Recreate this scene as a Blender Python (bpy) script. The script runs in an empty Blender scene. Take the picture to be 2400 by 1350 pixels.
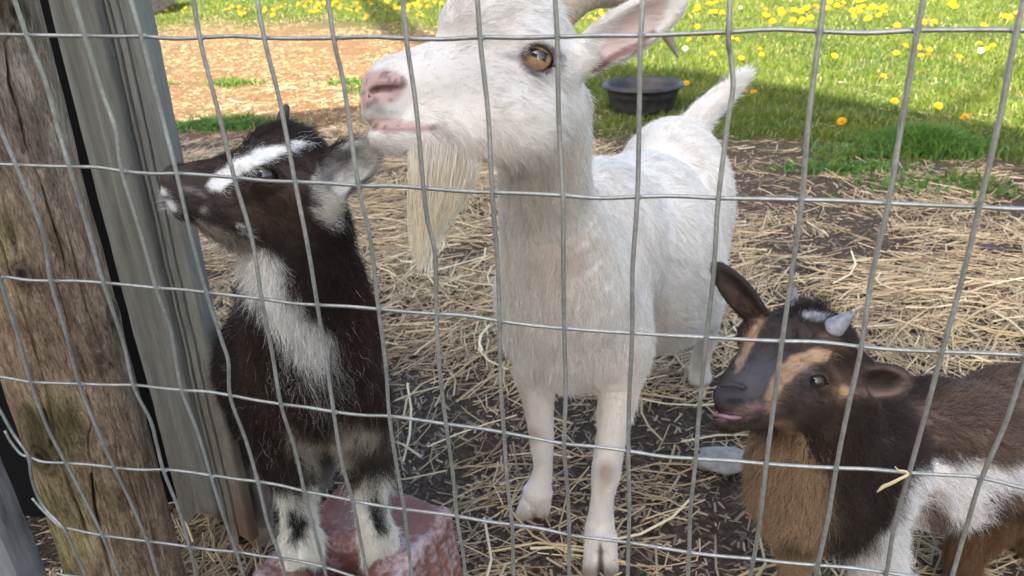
import bpy, math, random
import numpy as np
from mathutils import Matrix, Vector

sc = bpy.context.scene
rng = np.random.default_rng(7)
random.seed(7)

# ------------------------------------------------------------------ camera
F = 1720.0                                   # focal length in photo pixels (photo 2400 wide)
_d = np.array([0.042, 0.9025, 0.429]); _d /= np.linalg.norm(_d)
_r = np.array([0.9715, 0.062, -0.229]); _r -= _d * (_r @ _d); _r /= np.linalg.norm(_r)
_n = np.cross(_r, _d)
CAM = np.array([0.49, -0.478, 0.90])
M3 = np.array([_r, _n, -_d])                 # camera axes -> world: w = CAM + M3 @ v


def to_world(v):
    return CAM + np.asarray(v, float) @ M3.T


def to_cam(p):
    return (np.asarray(p, float) - CAM) @ M3


def P(x, y, t):
    """point seen at photo pixel x, y at depth t metres, in camera axes"""
    return np.array([(x - 1200) / F * t, (y - 675) / F * t, t])


def W(x, y, t):
    return to_world(P(x, y, t))


def on_y(x, y, Y):
    d = M3 @ np.array([(x - 1200) / F, (y - 675) / F, 1.0])
    return CAM + d * ((Y - CAM[1]) / d[1])


def on_z(x, y, z=0.0):
    d = M3 @ np.array([(x - 1200) / F, (y - 675) / F, 1.0])
    return CAM + d * ((z - CAM[2]) / d[2])


def ground_px(X, Y):
    q = to_cam(np.stack([X, Y, np.zeros_like(X)], -1))
    z = np.where(q[:, 2] > 0.2, q[:, 2], 0.2)
    return 1200 + F * q[:, 0] / z, 675 + F * q[:, 1] / z


cam_d = bpy.data.cameras.new("camera")
cam = bpy.data.objects.new("camera", cam_d)
sc.collection.objects.link(cam)
cam_d.sensor_width = 36
cam_d.lens = F / 2400 * 36
cam_d.clip_start = 0.02
cam_d.clip_end = 600
mw = Matrix.Identity(4)
for i in range(3):
    mw[i][0] = M3[i, 0]; mw[i][1] = -M3[i, 1]; mw[i][2] = -M3[i, 2]; mw[i][3] = CAM[i]
cam.matrix_world = mw
cam_d.dof.use_dof = True
cam_d.dof.focus_distance = 0.66
cam_d.dof.aperture_fstop = 13.0
sc.camera = cam

# ------------------------------------------------------------------ light
SUN_EL = math.radians(33)
SH = np.array([0.30, 0.954])                 # horizontal direction in which shadows fall
world = bpy.data.worlds.new("World"); sc.world = world; world.use_nodes = True
nt = world.node_tree
bg = nt.nodes["Background"]
sky = nt.nodes.new("ShaderNodeTexSky"); sky.sky_type = 'NISHITA'; sky.sun_disc = False
sky.sun_elevation = SUN_EL
sky.sun_rotation = math.atan2(-SH[0], -SH[1]) % (2 * math.pi)
sky.dust_density = 4.0; sky.ozone_density = 0.2
nt.links.new(sky.outputs[0], bg.inputs[0])
bg.inputs[1].default_value = 0.078
sun_d = bpy.data.lights.new("sun", 'SUN'); sun_d.energy = 3.0; sun_d.angle = math.radians(0.5)
sun_d.color = (1.0, 0.93, 0.82)
sun = bpy.data.objects.new("sun", sun_d); sc.collection.objects.link(sun)
sdir = Vector((SH[0] * math.cos(SUN_EL), SH[1] * math.cos(SUN_EL), -math.sin(SUN_EL)))
sun.rotation_euler = sdir.to_track_quat('-Z', 'Y').to_euler()
sun.location = (-3, -9, 8)
sc.view_settings.view_transform = 'Standard'
sc.view_settings.look = 'None'
sc.view_settings.gamma = 1
sc.view_settings.use_curve_mapping = False
sc.view_settings.exposure = 3.05
sc.render.engine = 'CYCLES'
sc.cycles.max_bounces = 9
sc.cycles.diffuse_bounces = 8
sc.cycles.glossy_bounces = 3
sc.cycles.transmission_bounces = 4
sc.cycles.use_denoising = True
sc.cycles_curves.shape = 'RIBBONS'
sc.cycles_curves.subdivisions = 2

# ------------------------------------------------------------------ helpers


def link(o):
    sc.collection.objects.link(o)
    return o


def tag(o, label=None, cat=None, group=None, kind=None):
    if label: o['label'] = label
    if cat: o['category'] = cat
    if group: o['group'] = group
    if kind: o['kind'] = kind
    return o


def empty(name, loc, label, cat, group=None):
    o = bpy.data.objects.new(name, None)
    o.empty_display_size = 0.05
    o.location = loc
    link(o)
    return tag(o, label, cat, group)


def mesh_np(name, verts, faces, mat=None, parent=None, col=None, smooth=True, colname="Col", uv=None):
    """verts Nx3 world, faces MxK int array; col Nx3 per vertex"""
    verts = np.asarray(verts, np.float32); faces = np.asarray(faces, np.int32)
    me = bpy.data.meshes.new(name)
    k = faces.shape[1]
    me.vertices.add(len(verts)); me.vertices.foreach_set("co", verts.ravel())
    me.loops.add(faces.size); me.loops.foreach_set("vertex_index", faces.ravel())
    me.polygons.add(len(faces))
    me.polygons.foreach_set("loop_start", np.arange(0, faces.size, k, dtype=np.int32))
    me.polygons.foreach_set("loop_total", np.full(len(faces), k, np.int32))
    me.polygons.foreach_set("use_smooth", np.full(len(faces), smooth, bool))
    me.update(calc_edges=True)
    if col is not None:
        a = me.color_attributes.new(colname, 'FLOAT_COLOR', 'POINT')
        c = np.ones((len(verts), 4), np.float32); c[:, :3] = col
        a.data.foreach_set("color", c.ravel())
    if mat: me.materials.append(mat)
    o = bpy.data.objects.new(name, me)
    link(o)
    if parent is not None:
        bpy.context.view_layer.update()
        o.parent = parent
        o.matrix_parent_inverse = Matrix.Translation(-Vector(parent.location)) if parent.type == 'EMPTY' else Matrix.Identity(4)
    return o


def mat(name, rough=0.8, spec=0.3, metallic=0.0):
    m = bpy.data.materials.new(name); m.use_nodes = True
    b = m.node_tree.nodes["Principled BSDF"]
    b.inputs["Roughness"].default_value = rough
    b.inputs["Specular IOR Level"].default_value = spec
    b.inputs["Metallic"].default_value = metallic
    return m, m.node_tree, b


def N(nt, typ, **kw):
    n = nt.nodes.new(typ)
    for k, v in kw.items():
        if k.startswith("i_"):
            key = k[2:].replace("_", " ")
            n.inputs[int(key) if key.isdigit() else key].default_value = v
        else:
            setattr(n, k, v)
    return n


def ramp(nt, fac, stops, interp='LINEAR'):
    r = nt.nodes.new("ShaderNodeValToRGB"); r.color_ramp.interpolation = interp
    e = r.color_ramp.elements
    while len(e) < len(stops): e.new(0.5)
    for q, (p, c) in zip(e, stops):
        q.position = p; q.color = (*c, 1) if len(c) == 3 else c
    nt.links.new(fac, r.inputs[0])
    return r


def coords(nt, scale=(1, 1, 1), obj=True):
    tc = nt.nodes.new("ShaderNodeTexCoord"); mp = nt.nodes.new("ShaderNodeMapping")
    mp.inputs["Scale"].default_value = scale
    nt.links.new(tc.outputs["Object"], mp.inputs[0])
    return mp.outputs[0]


def noise(nt, vec, scale, detail=4, rough=0.55, dist=0.0):
    n = nt.nodes.new("ShaderNodeTexNoise")
    n.inputs["Scale"].default_value = scale; n.inputs["Detail"].default_value = detail
    n.inputs["Roughness"].default_value = rough; n.inputs["Distortion"].default_value = dist
    nt.links.new(vec, n.inputs["Vector"])
    return n.outputs["Fac"]


def mix(nt, fac, a, b, mode='MIX'):
    m = nt.nodes.new("ShaderNodeMix"); m.data_type = 'RGBA'; m.blend_type = mode
    for sock, v in ((m.inputs[0], fac), (m.inputs[6], a), (m.inputs[7], b)):
        if hasattr(v, "links"): nt.links.new(v, sock)
        elif isinstance(v, (int, float)): sock.default_value = v
        else: sock.default_value = (*v, 1)
    return m.outputs[2]


def bump(nt, b, h, strength=0.3, dist=0.01):
    n = nt.nodes.new("ShaderNodeBump"); n.inputs["Strength"].default_value = strength
    n.inputs["Distance"].default_value = dist
    nt.links.new(h, n.inputs["Height"]); nt.links.new(n.outputs[0], b.inputs["Normal"])


def hashf(i, j, k, seed):
    h = (i * 73856093) ^ (j * 19349663) ^ (k * 83492791) ^ (seed * 2654435761 & 0x7fffffff)
    h = (h ^ (h >> 13)) * 1274126177 & 0x7fffffff
    h = (h ^ (h >> 16)) & 0xffffff
    return h.astype(np.float32) / 0xffffff * 2 - 1


def vnoise(p, scale, seed=0):
    q = np.asarray(p, np.float64) * scale + 1000
    i = np.floor(q).astype(np.int64); f = (q - i).astype(np.float32); f = f * f * (3 - 2 * f)
    out = 0
    for dx in (0, 1):
        wx = f[:, 0] if dx else 1 - f[:, 0]
        for dy in (0, 1):
            wy = f[:, 1] if dy else 1 - f[:, 1]
            for dz in (0, 1):
                wz = f[:, 2] if dz else 1 - f[:, 2]
                out = out + wx * wy * wz * hashf(i[:, 0] + dx, i[:, 1] + dy, i[:, 2] + dz, seed)
    return out


def vnoise3(p, scale, seed=0):
    return np.stack([vnoise(p, scale, seed + k * 17) for k in range(3)], -1)


def smooth01(x):
    x = np.clip(x, 0, 1)
    return x * x * (3 - 2 * x)


def poly_sd(px, py, poly):
    """signed distance to a polygon, negative inside"""
    poly = np.asarray(poly, float)
    d2 = np.full(px.shape, 1e12); inside = np.zeros(px.shape, bool)
    n = len(poly)
    for k in range(n):
        ax, ay = poly[k]; bx, by = poly[(k + 1) % n]
        ex, ey = bx - ax, by - ay
        wx, wy = px - ax, py - ay
        h = np.clip((wx * ex + wy * ey) / (ex * ex + ey * ey + 1e-9), 0, 1)
        d2 = np.minimum(d2, (wx - ex * h) ** 2 + (wy - ey * h) ** 2)
        c = ((ay > py) != (by > py)) & (px < (bx - ax) * (py - ay) / (by - ay + 1e-12) + ax)
        inside ^= c
    d = np.sqrt(d2)
    return np.where(inside, -d, d)


def pmask(px, py, poly, soft=8):
    return smooth01(0.5 - poly_sd(px, py, poly) / (2 * soft))


def disc(px, py, cx, cy, rx, ry, soft=0.3, ang=0):
    a = math.radians(ang); dx, dy = px - cx, py - cy
    u = (dx * math.cos(a) + dy * math.sin(a)) / rx; v = (-dx * math.sin(a) + dy * math.cos(a)) / ry
    return smooth01((1 + soft - np.sqrt(u * u + v * v)) / (2 * soft))


def tube(path, rad, sides=8, close_ends=True):
    """swept tube: path Kx3, rad K; returns verts, quads (caps as degenerate fans of quads)"""
    path = np.asarray(path, float); K = len(path)
    rad = np.broadcast_to(np.asarray(rad, float), (K,))
    T = np.gradient(path, axis=0); T /= np.linalg.norm(T, axis=1)[:, None] + 1e-12
    up = np.array([0, 0, 1.0]) if abs(T[0, 2]) < 0.9 else np.array([1.0, 0, 0])
    Nn = np.zeros_like(path); n = up - T[0] * (up @ T[0]); n /= np.linalg.norm(n)
    for k in range(K):
        n = n - T[k] * (n @ T[k]); n /= np.linalg.norm(n); Nn[k] = n
    B = np.cross(T, Nn)
    a = np.linspace(0, 2 * np.pi, sides, endpoint=False)
    V = path[:, None] + rad[:, None, None] * (np.cos(a)[None, :, None] * Nn[:, None] + np.sin(a)[None, :, None] * B[:, None])
    V = V.reshape(-1, 3)
    k = np.arange(K - 1)[:, None] * sides; j = np.arange(sides)[None]
    j2 = (j + 1) % sides
    Q = np.stack([k + j, k + j2, k + sides + j2, k + sides + j], -1).reshape(-1, 4)
    if close_ends:
        V = np.vstack([V, path[:1] - T[:1] * rad[0] * 0.4, path[-1:] + T[-1:] * rad[-1] * 0.4])
        c0, c1 = len(V) - 2, len(V) - 1
        j = np.arange(0, sides, 2)
        Q = np.vstack([Q, np.stack([np.full_like(j, c0), (j + 2) % sides, (j + 1) % sides, j], -1),
                       np.stack([np.full_like(j, c1), (K - 1) * sides + j, (K - 1) * sides + (j + 1) % sides, (K - 1) * sides + (j + 2) % sides], -1)])
    return V, Q


def catmull(pts, n=6):
    pts = np.asarray(pts, float)
    p = np.vstack([2 * pts[0] - pts[1], pts, 2 * pts[-1] - pts[-2]])
    out = []
    for i in range(1, len(p) - 2):
        t = np.linspace(0, 1, n, endpoint=False)[:, None]
        a, b, c, d = p[i - 1], p[i], p[i + 1], p[i + 2]
        out.append(0.5 * (2 * b + (c - a) * t + (2 * a - 5 * b + 4 * c - d) * t ** 2 + (3 * b - a - 3 * c + d) * t ** 3))
    out.append(pts[-1:])
    return np.vstack(out)


class Bag:
    """collects verts/faces (quads) into one mesh"""
    def __init__(s): s.v = []; s.f = []; s.c = []; s.n = 0
    def add(s, v, f, c=None):
        s.v.append(np.asarray(v, float)); s.f.append(np.asarray(f) + s.n)
        if c is not None: s.c.append(np.broadcast_to(np.asarray(c, float), (len(v), 3)))
        s.n += len(v)
    def build(s, name, m, parent=None, smooth=True):
        return mesh_np(name, np.vstack(s.v), np.vstack(s.f), m, parent, np.vstack(s.c) if s.c else None, smooth)


def box_vf(lo, hi):
    x0, y0, z0 = lo; x1, y1, z1 = hi
    V = np.array([(x0, y0, z0), (x1, y0, z0), (x1, y1, z0), (x0, y1, z0), (x0, y0, z1), (x1, y0, z1), (x1, y1, z1), (x0, y1, z1)])
    Q = np.array([(0, 3, 2, 1), (4, 5, 6, 7), (0, 1, 5, 4), (1, 2, 6, 5), (2, 3, 7, 6), (3, 0, 4, 7)])
    return V, Q


# ------------------------------------------------------------------ signed-distance modelling
class Sdf:
    def __init__(s): s.ops = []

    def cone(s, a, b, ra, rb, k=0.015, sq=1.0, w=(0, 0, 1), neg=False, grp=0):
        a = np.asarray(a, float); b = np.asarray(b, float); w = np.asarray(w, float); w = w / np.linalg.norm(w)
        s.ops.append(('c', a, b, ra, rb, k, sq, w, neg)); return s

    def path(s, pts, rad, k=0.015, sq=1.0, w=(0, 0, 1), neg=False):
        w = np.asarray(w, float); w = w / np.linalg.norm(w)
        q = catmull(np.column_stack([np.asarray(pts, float), np.asarray(rad, float)]), 4)
        s.ops.append(('p', q[:, :3], np.maximum(q[:, 3], 0.0004), k, sq, w, neg)); return s

    def ell(s, c, r, k=0.015, ang=0, rot=None, neg=False):
        """ang: turn about the view axis in degrees (first axis rotates towards +y)"""
        if rot is None:
            t = math.radians(ang); rot = np.array([[math.cos(t), math.sin(t), 0], [-math.sin(t), math.cos(t), 0], [0, 0, 1]])
        s.ops.append(('e', np.asarray(c, float), np.asarray(r, float), k, np.asarray(rot, float), neg)); return s

    def __call__(s, p):
        p = np.asarray(p, np.float32)
        d = np.full(len(p), 0.06, np.float32)
        for o in s.ops:
            if o[0] == 'c':
                _, a, b, ra, rb, k, sq, w, neg = o
                pad = (max(ra, rb) * max(1, sq)) + k + 0.012
                lo = np.minimum(a, b) - pad; hi = np.maximum(a, b) + pad
            elif o[0] == 'p':
                _, pp, rr, k, sq, w, neg = o
                pad = rr.max() * max(1, sq) + k + 0.012
                lo = pp.min(0) - pad; hi = pp.max(0) + pad
            else:
                _, c, r, k, rot, neg = o
                pad = (np.abs(rot.T) @ r) + k + 0.012
                lo = c - pad; hi = c + pad
            m = np.nonzero(((p > lo) & (p < hi)).all(1))[0]
            if not len(m): continue
            q = p[m]
            if o[0] == 'c':
                ba = (b - a).astype(np.float32); pa = q - a.astype(np.float32)
                h = np.clip(pa @ ba / max(ba @ ba, 1e-12), 0, 1)
                e = pa - ba * h[:, None]
                if sq != 1.0:
                    e = e + (e @ w.astype(np.float32))[:, None] * w.astype(np.float32) * (1 / sq - 1)
                n = np.linalg.norm(e, axis=1) - (ra + (rb - ra) * h)
                if sq < 1: n = n * (0.5 + 0.5 * sq)
            elif o[0] == 'p':
                n = np.full(len(q), 1.0, np.float32)
                for a, b, ra, rb in zip(pp[:-1], pp[1:], rr[:-1], rr[1:]):
                    ba = (b - a).astype(np.float32); pa = q - a.astype(np.float32)
                    h = np.clip(pa @ ba / max(ba @ ba, 1e-12), 0, 1)
                    e = pa - ba * h[:, None]
                    if sq != 1.0:
                        e = e + (e @ w.astype(np.float32))[:, None] * w.astype(np.float32) * (1 / sq - 1)
                    n = np.minimum(n, np.linalg.norm(e, axis=1) - (ra + (rb - ra) * h))
            else:
                e = (q - c.astype(np.float32)) @ rot.T.astype(np.float32)
                k0 = np.linalg.norm(e / r, axis=1) + 1e-9; k1 = np.linalg.norm(e / (r * r), axis=1) + 1e-9
                n = k0 * (k0 - 1) / k1
            n = n.astype(np.float32)
            if neg:
                n = -n; cur = d[m]
                h = np.clip(0.5 - 0.5 * (cur - n) / k, 0, 1) if k > 0 else (n > cur)
                d[m] = cur + (n - cur) * h + k * h * (1 - h)
            else:
                cur = d[m]
                h = np.clip(0.5 + 0.5 * (cur - n) / k, 0, 1)
                d[m] = cur + (n - cur) * h - k * h * (1 - h)
        return d

    def bounds(s):
        lo = np.full(3, 1e9); hi = -lo
        for o in s.ops:
            if o[-1]: continue
            if o[0] == 'c':
                _, a, b, ra, rb, k, sq, w, neg = o
                r = max(ra, rb) * max(1, sq) + 0.02
                lo = np.minimum(lo, np.minimum(a, b) - r); hi = np.maximum(hi, np.maximum(a, b) + r)
            elif o[0] == 'p':
                r = o[2].max() * max(1, o[4]) + 0.02
                lo = np.minimum(lo, o[1].min(0) - r); hi = np.maximum(hi, o[1].max(0) + r)
            else:
                _, c, r, k, rot, neg = o
                pad = np.abs(rot.T) @ r + 0.02
                lo = np.minimum(lo, c - pad); hi = np.maximum(hi, c + pad)
        return lo, hi


def surface(f, h, lo, hi, extra=None):
    g = f if extra is None else (lambda p: f(p) + extra(p))
    B = 4
    n = np.ceil((hi - lo) / (h * B)).astype(int) + 1
    ci = np.stack(np.meshgrid(*[np.arange(k) for k in n], indexing='ij'), -1).reshape(-1, 3)
    cc = lo + (ci + 0.5) * (h * B)
    dc = g(cc)
    act = np.abs(dc) < h * B * 1.7
    sgn = np.where(dc < 0, -1.0, 1.0).astype(np.float32).reshape(n)
    V = np.repeat(np.repeat(np.repeat(sgn, B, 0), B, 1), B, 2)
    off = np.stack(np.meshgrid(*[np.arange(B)] * 3, indexing='ij'), -1).reshape(-1, 3)
    fi = (ci[act][:, None] * B + off[None]).reshape(-1, 3)
    val = g(lo + fi * h)
    V[fi[:, 0], fi[:, 1], fi[:, 2]] = val
    S = V < 0
    D = V.shape
    # cells with mixed signs
    def sl(a, o): return a[o[0]:D[0] - 1 + o[0], o[1]:D[1] - 1 + o[1], o[2]:D[2] - 1 + o[2]]
    corners = [(i, j, k) for i in (0, 1) for j in (0, 1) for k in (0, 1)]
    cnt = sum(sl(S, o).astype(np.int8) for o in corners)
    cells = np.argwhere((cnt > 0) & (cnt < 8))
    idx = np.full((D[0] - 1, D[1] - 1, D[2] - 1), -1, np.int32)
    idx[tuple(cells.T)] = np.arange(len(cells))
    acc = np.zeros((len(cells), 3)); num = np.zeros(len(cells))
    for a in corners:
        for ax in range(3):
            if a[ax]: continue
            b = list(a); b[ax] = 1
            va = V[cells[:, 0] + a[0], cells[:, 1] + a[1], cells[:, 2] + a[2]]
            vb = V[cells[:, 0] + b[0], cells[:, 1] + b[1], cells[:, 2] + b[2]]
            m = (va < 0) != (vb < 0)
            t = np.where(m, va / (va - vb + 1e-12), 0)
            pnt = np.tile(np.array(a, float), (len(cells), 1)); pnt[:, ax] = t
            acc[m] += pnt[m]; num[m] += 1
    verts = lo + (cells + acc / num[:, None]) * h
    quads = []
    for ax in range(3):
        o1, o2 = [k for k in range(3) if k != ax]
        A = S; sA = [slice(None)] * 3; sB = [slice(None)] * 3
        sA[ax] = slice(0, D[ax] - 1); sB[ax] = slice(1, D[ax])
        ch = A[tuple(sA)] != A[tuple(sB)]
        e = np.argwhere(ch)
        e = e[(e[:, o1] > 0) & (e[:, o2] > 0) & (e[:, o1] < D[o1] - 1) & (e[:, o2] < D[o2] - 1)]
        def cell(d1, d2):
            c = e.copy(); c[:, o1] -= d1; c[:, o2] -= d2
            return idx[c[:, 0], c[:, 1], c[:, 2]]
        q = np.stack([cell(1, 1), cell(0, 1), cell(0, 0), cell(1, 0)], -1)
        ins = S[e[:, 0], e[:, 1], e[:, 2]]
        flip = ins if ax != 1 else ~ins
        q[~flip] = q[~flip][:, ::-1]
        quads.append(q)
    quads = np.vstack(quads); quads = quads[(quads >= 0).all(1)]
    # settle vertices on the surface
    for _ in range(2):
        gr = grad(g, verts, h * 0.5)
        d = g(verts)[:, None]
        step = d * gr / np.maximum((gr * gr).sum(1), 0.2)[:, None]
        l = np.linalg.norm(step, axis=1, keepdims=True)
        verts = verts - step * np.minimum(1, 0.7 * h / (l + 1e-9))
    return verts, quads


def grad(f, p, e):
    K = np.array([(1, -1, -1), (-1, -1, 1), (-1, 1, -1), (1, 1, 1)], float)
    return sum(k * f(p + k * e)[:, None] for k in K) / (4 * e)


# ------------------------------------------------------------------ fur
def fur_material(name, rough=0.55, trans=0.25, spec=0.25):
    m, nt, b = mat(name, rough, spec)
    a = N(nt, "ShaderNodeAttribute", attribute_name="Col")
    nt.links.new(a.outputs["Color"], b.inputs["Base Color"])
    tr = nt.nodes.new("ShaderNodeBsdfTranslucent"); nt.links.new(a.outputs["Color"], tr.inputs[0])
    ms = nt.nodes.new("ShaderNodeMixShader"); ms.inputs[0].default_value = trans
    nt.links.new(b.outputs[0], ms.inputs[1]); nt.links.new(tr.outputs[0], ms.inputs[2])
    nt.links.new(ms.outputs[0], nt.nodes["Material Output"].inputs[0])
    return m


def curves_obj(name, pts, radius, col, m, parent):
    """pts NxKx3 world; radius NxK; col NxKx3"""
    n, k, _ = pts.shape
    cv = bpy.data.hair_curves.new(name)
    cv.add_curves([k] * n)
    cv.position_data.foreach_set("vector", np.ascontiguousarray(pts, np.float32).ravel())
    ra = cv.attributes.get("radius") or cv.attributes.new("radius", 'FLOAT', 'POINT')
    ra.data.foreach_set("value", np.ascontiguousarray(radius, np.float32).ravel())
    ca = cv.attributes.new("Col", 'FLOAT_COLOR', 'POINT')
    c = np.ones((n, k, 4), np.float32); c[..., :3] = col
    ca.data.foreach_set("color", c.ravel())
    cv.materials.append(m)
    o = bpy.data.objects.new(name, cv); link(o)
    o.parent = parent
    o.matrix_parent_inverse = Matrix.Translation(-Vector(parent.location))
    return o


def flow_field(bones):
    A = np.array([b[0] for b in bones]); Bv = np.array([b[1] for b in bones])
    R_ = np.array([b[2] for b in bones]); L = np.array([b[3] for b in bones]); LI = np.array([b[4] for b in bones])
    DD = Bv - A; ll = (DD ** 2).sum(1); Dn = DD / np.sqrt(ll)[:, None]

    def f(p):
        ws = 0; fl = 0; le = 0; li = 0
        for i in range(len(bones)):
            h = np.clip(((p - A[i]) @ DD[i]) / ll[i], 0, 1)
            dist = np.linalg.norm(p - A[i] - h[:, None] * DD[i], axis=1)
            w = 1 / ((dist / R_[i]) ** 4 + 0.02)
            ws = ws + w; fl = fl + w[:, None] * Dn[i]; le = le + w * L[i]; li = li + w * LI[i]
        return fl / ws[:, None], le / ws, li / ws
    return f


DOWN = M3.T @ np.array([0, 0, -1.0])         # gravity in camera axes


def grow_fur(name, verts, quads, normals, bones, colf, parent, m, per_cm2=40, rad=0.00022, curl=0.35,
             K=5, skip=None, clump=0.3, lref=0.02, seed=1, tipcol=1.0, cut=0.35):
    g = np.random.default_rng(seed)
    v = verts
    tri = np.vstack([quads[:, [0, 1, 2]], quads[:, [0, 2, 3]]])
    a, b, c = v[tri[:, 0]], v[tri[:, 1]], v[tri[:, 2]]
    ar = np.linalg.norm(np.cross(b - a, c - a), axis=1) / 2
    cen = (a + b + c) / 3
    fl, le, li = flow_field(bones)(cen)
    nn = normals[tri[:, 0]]
    view = -cen / np.linalg.norm(cen, axis=1)[:, None]
    face = (nn * view).sum(1)
    dens = per_cm2 * 1e4 * np.clip(lref / np.maximum(le, 0.003), 0.5, 3.2) * np.where(face < -0.25, cut, 1.0)
    if skip is not None: dens = dens * (1 - skip(cen))
    lam = ar * dens
    n = g.poisson(lam)
    idx = np.repeat(np.arange(len(tri)), n)
    T = len(idx)
    r1 = np.sqrt(g.random(T)); r2 = g.random(T)
    w0, w1, w2 = 1 - r1, r1 * (1 - r2), r1 * r2
    root = a[idx] * w0[:, None] + b[idx] * w1[:, None] + c[idx] * w2[:, None]
    nr = normals[tri[idx, 0]] * w0[:, None] + normals[tri[idx, 1]] * w1[:, None] + normals[tri[idx, 2]] * w2[:, None]
    nr /= np.linalg.norm(nr, axis=1)[:, None] + 1e-9
    fl, le, li = flow_field(bones)(root)
    fl = fl - nr * (fl * nr).sum(1)[:, None]
    fl /= np.linalg.norm(fl, axis=1)[:, None] + 1e-6
    # broad wander of the lie of the coat, then per-clump and per-hair deviation
    wander = (vnoise3(root, 22, seed + 5) * 0.35 + vnoise3(root, 70, seed + 9) * 0.30) * np.clip(le / 0.018, 0.25, 1.0)[:, None]
    wander -= nr * (wander * nr).sum(1)[:, None]
    dirn = fl + wander + nr * (li * (1 + 0.5 * vnoise(root, 60, seed + 3)))[:, None] + g.normal(0, 0.10, (T, 3))
    dirn /= np.linalg.norm(dirn, axis=1)[:, None]
    Ln = le * (0.65 + 0.6 * g.random(T)) * (1 + 0.25 * vnoise(root, 45, seed + 2))
    s = np.linspace(0, 1, K)
    cl = vnoise3(root, 130, seed + 21) * clump + vnoise3(root, 320, seed + 31) * clump * 0.5
    rnd = g.normal(0, 1, (T, 3)) * curl * 0.25
    wav = g.normal(0, 1, (T, 3)) * curl * 0.10
    pts = np.zeros((T, K, 3))
    for k in range(K):
        sk = s[k]
        d_ = dirn * sk + (DOWN * 0.12 + cl * 0.6 + rnd - nr * (0.35 * li)[:, None]) * sk * sk
        d_ = d_ + wav * math.sin(sk * 9)
        pts[:, k] = root - nr * 0.0006 + d_ * Ln[:, None]
    col = colf(root, g)                                  # T x 3
    prof = (1 - s ** 1.6) * 0.85 + 0.15
    radius = rad * (0.7 + 0.6 * g.random(T))[:, None] * prof[None] * np.clip(le / lref, 0.55, 1.15)[:, None]
    cc = col[:, None] * (1 + (tipcol - 1) * s[None, :, None])
    curves_obj(name, to_world(pts.reshape(-1, 3)).reshape(pts.shape), radius, np.clip(cc, 0, 0.95), m, parent)
    return T


def build_body(name, sdf, h, colf, m, parent, extra=None):
    lo, hi = sdf.bounds()
    v, q = surface(sdf, h, lo, hi, extra)
    g = sdf if extra is None else (lambda p: sdf(p) + extra(p))
    n = grad(g, v, h * 0.6); n /= np.linalg.norm(n, axis=1)[:, None] + 1e-9
    col = colf(v, None)
    # camera axes are a rotated frame: keep winding outward
    a, b, c = v[q[:, 0]], v[q[:, 1]], v[q[:, 2]]
    fn = np.cross(b - a, c - a)
    flip = (fn * n[q[:, 0]]).sum(1) < 0
    q = q.copy(); q[flip] = q[flip][:, ::-1]
    # camera axes (x right, y down, z forward) are right handed, as M3
    wv = to_world(v)
    o = mesh_np(name, wv, q, m, parent, col)
    return v, q, n, o


def pix(p):
    return 1200 + F * p[:, 0] / p[:, 2], 675 + F * p[:, 1] / p[:, 2]


# ================================================================== STRUCTURE
# ---- ground
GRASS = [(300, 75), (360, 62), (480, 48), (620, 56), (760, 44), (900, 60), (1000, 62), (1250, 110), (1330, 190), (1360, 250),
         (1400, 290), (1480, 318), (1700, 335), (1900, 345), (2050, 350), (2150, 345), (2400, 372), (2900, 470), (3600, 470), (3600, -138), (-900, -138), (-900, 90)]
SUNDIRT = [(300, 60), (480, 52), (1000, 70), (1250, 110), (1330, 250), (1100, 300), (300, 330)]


def grass_amount(X, Y, soft=40):
    px, py = ground_px(X, Y)
    P3 = np.stack([X, Y, np.zeros_like(X)], -1)
    n = vnoise(P3, 2.2, 3) * 26 + vnoise(P3, 6, 4) * 16
    sx = np.clip((py + 150) / 500, 0.12, 1.2)
    d = poly_sd(px, py, GRASS) + n * sx
    m = smooth01(0.5 - d / (2 * soft))
    # small patches left of the goats
    for cx, cy, rx, ry in ((560, 287, 110, 16), (545, 195, 34, 9), (835, 205, 30, 22), (1430, 300, 60, 30), (395, 195, 20, 6),
                           (2230, 440, 110, 30), (2010, 385, 90, 26), (1950, 470, 40, 18)):
        m = np.maximum(m, 0.75 * disc(px, py, cx, cy, rx, ry, 0.5) * (n > -14))
    return m


m_ground, nt, b = mat("soil", 0.95, 0.1)
vec = coords(nt)
n1 = noise(nt, vec, 6, 6, 0.6); n2 = noise(nt, vec, 90, 5, 0.7); n3 = noise(nt, vec, 420, 3, 0.7)
at = N(nt, "ShaderNodeAttribute", attribute_name="Col")
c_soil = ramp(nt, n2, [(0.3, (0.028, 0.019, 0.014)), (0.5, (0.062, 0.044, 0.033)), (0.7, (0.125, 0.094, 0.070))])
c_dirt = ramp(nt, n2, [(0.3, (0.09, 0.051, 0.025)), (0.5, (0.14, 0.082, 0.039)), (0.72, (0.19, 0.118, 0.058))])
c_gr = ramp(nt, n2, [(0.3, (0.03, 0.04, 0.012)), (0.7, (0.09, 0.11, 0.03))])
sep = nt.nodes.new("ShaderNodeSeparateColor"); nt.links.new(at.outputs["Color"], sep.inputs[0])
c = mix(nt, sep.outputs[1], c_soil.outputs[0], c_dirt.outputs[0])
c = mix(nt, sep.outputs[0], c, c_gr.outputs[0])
nt.links.new(c, b.inputs["Base Color"])
bump(nt, b, n2, 0.8, 0.012)
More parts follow.
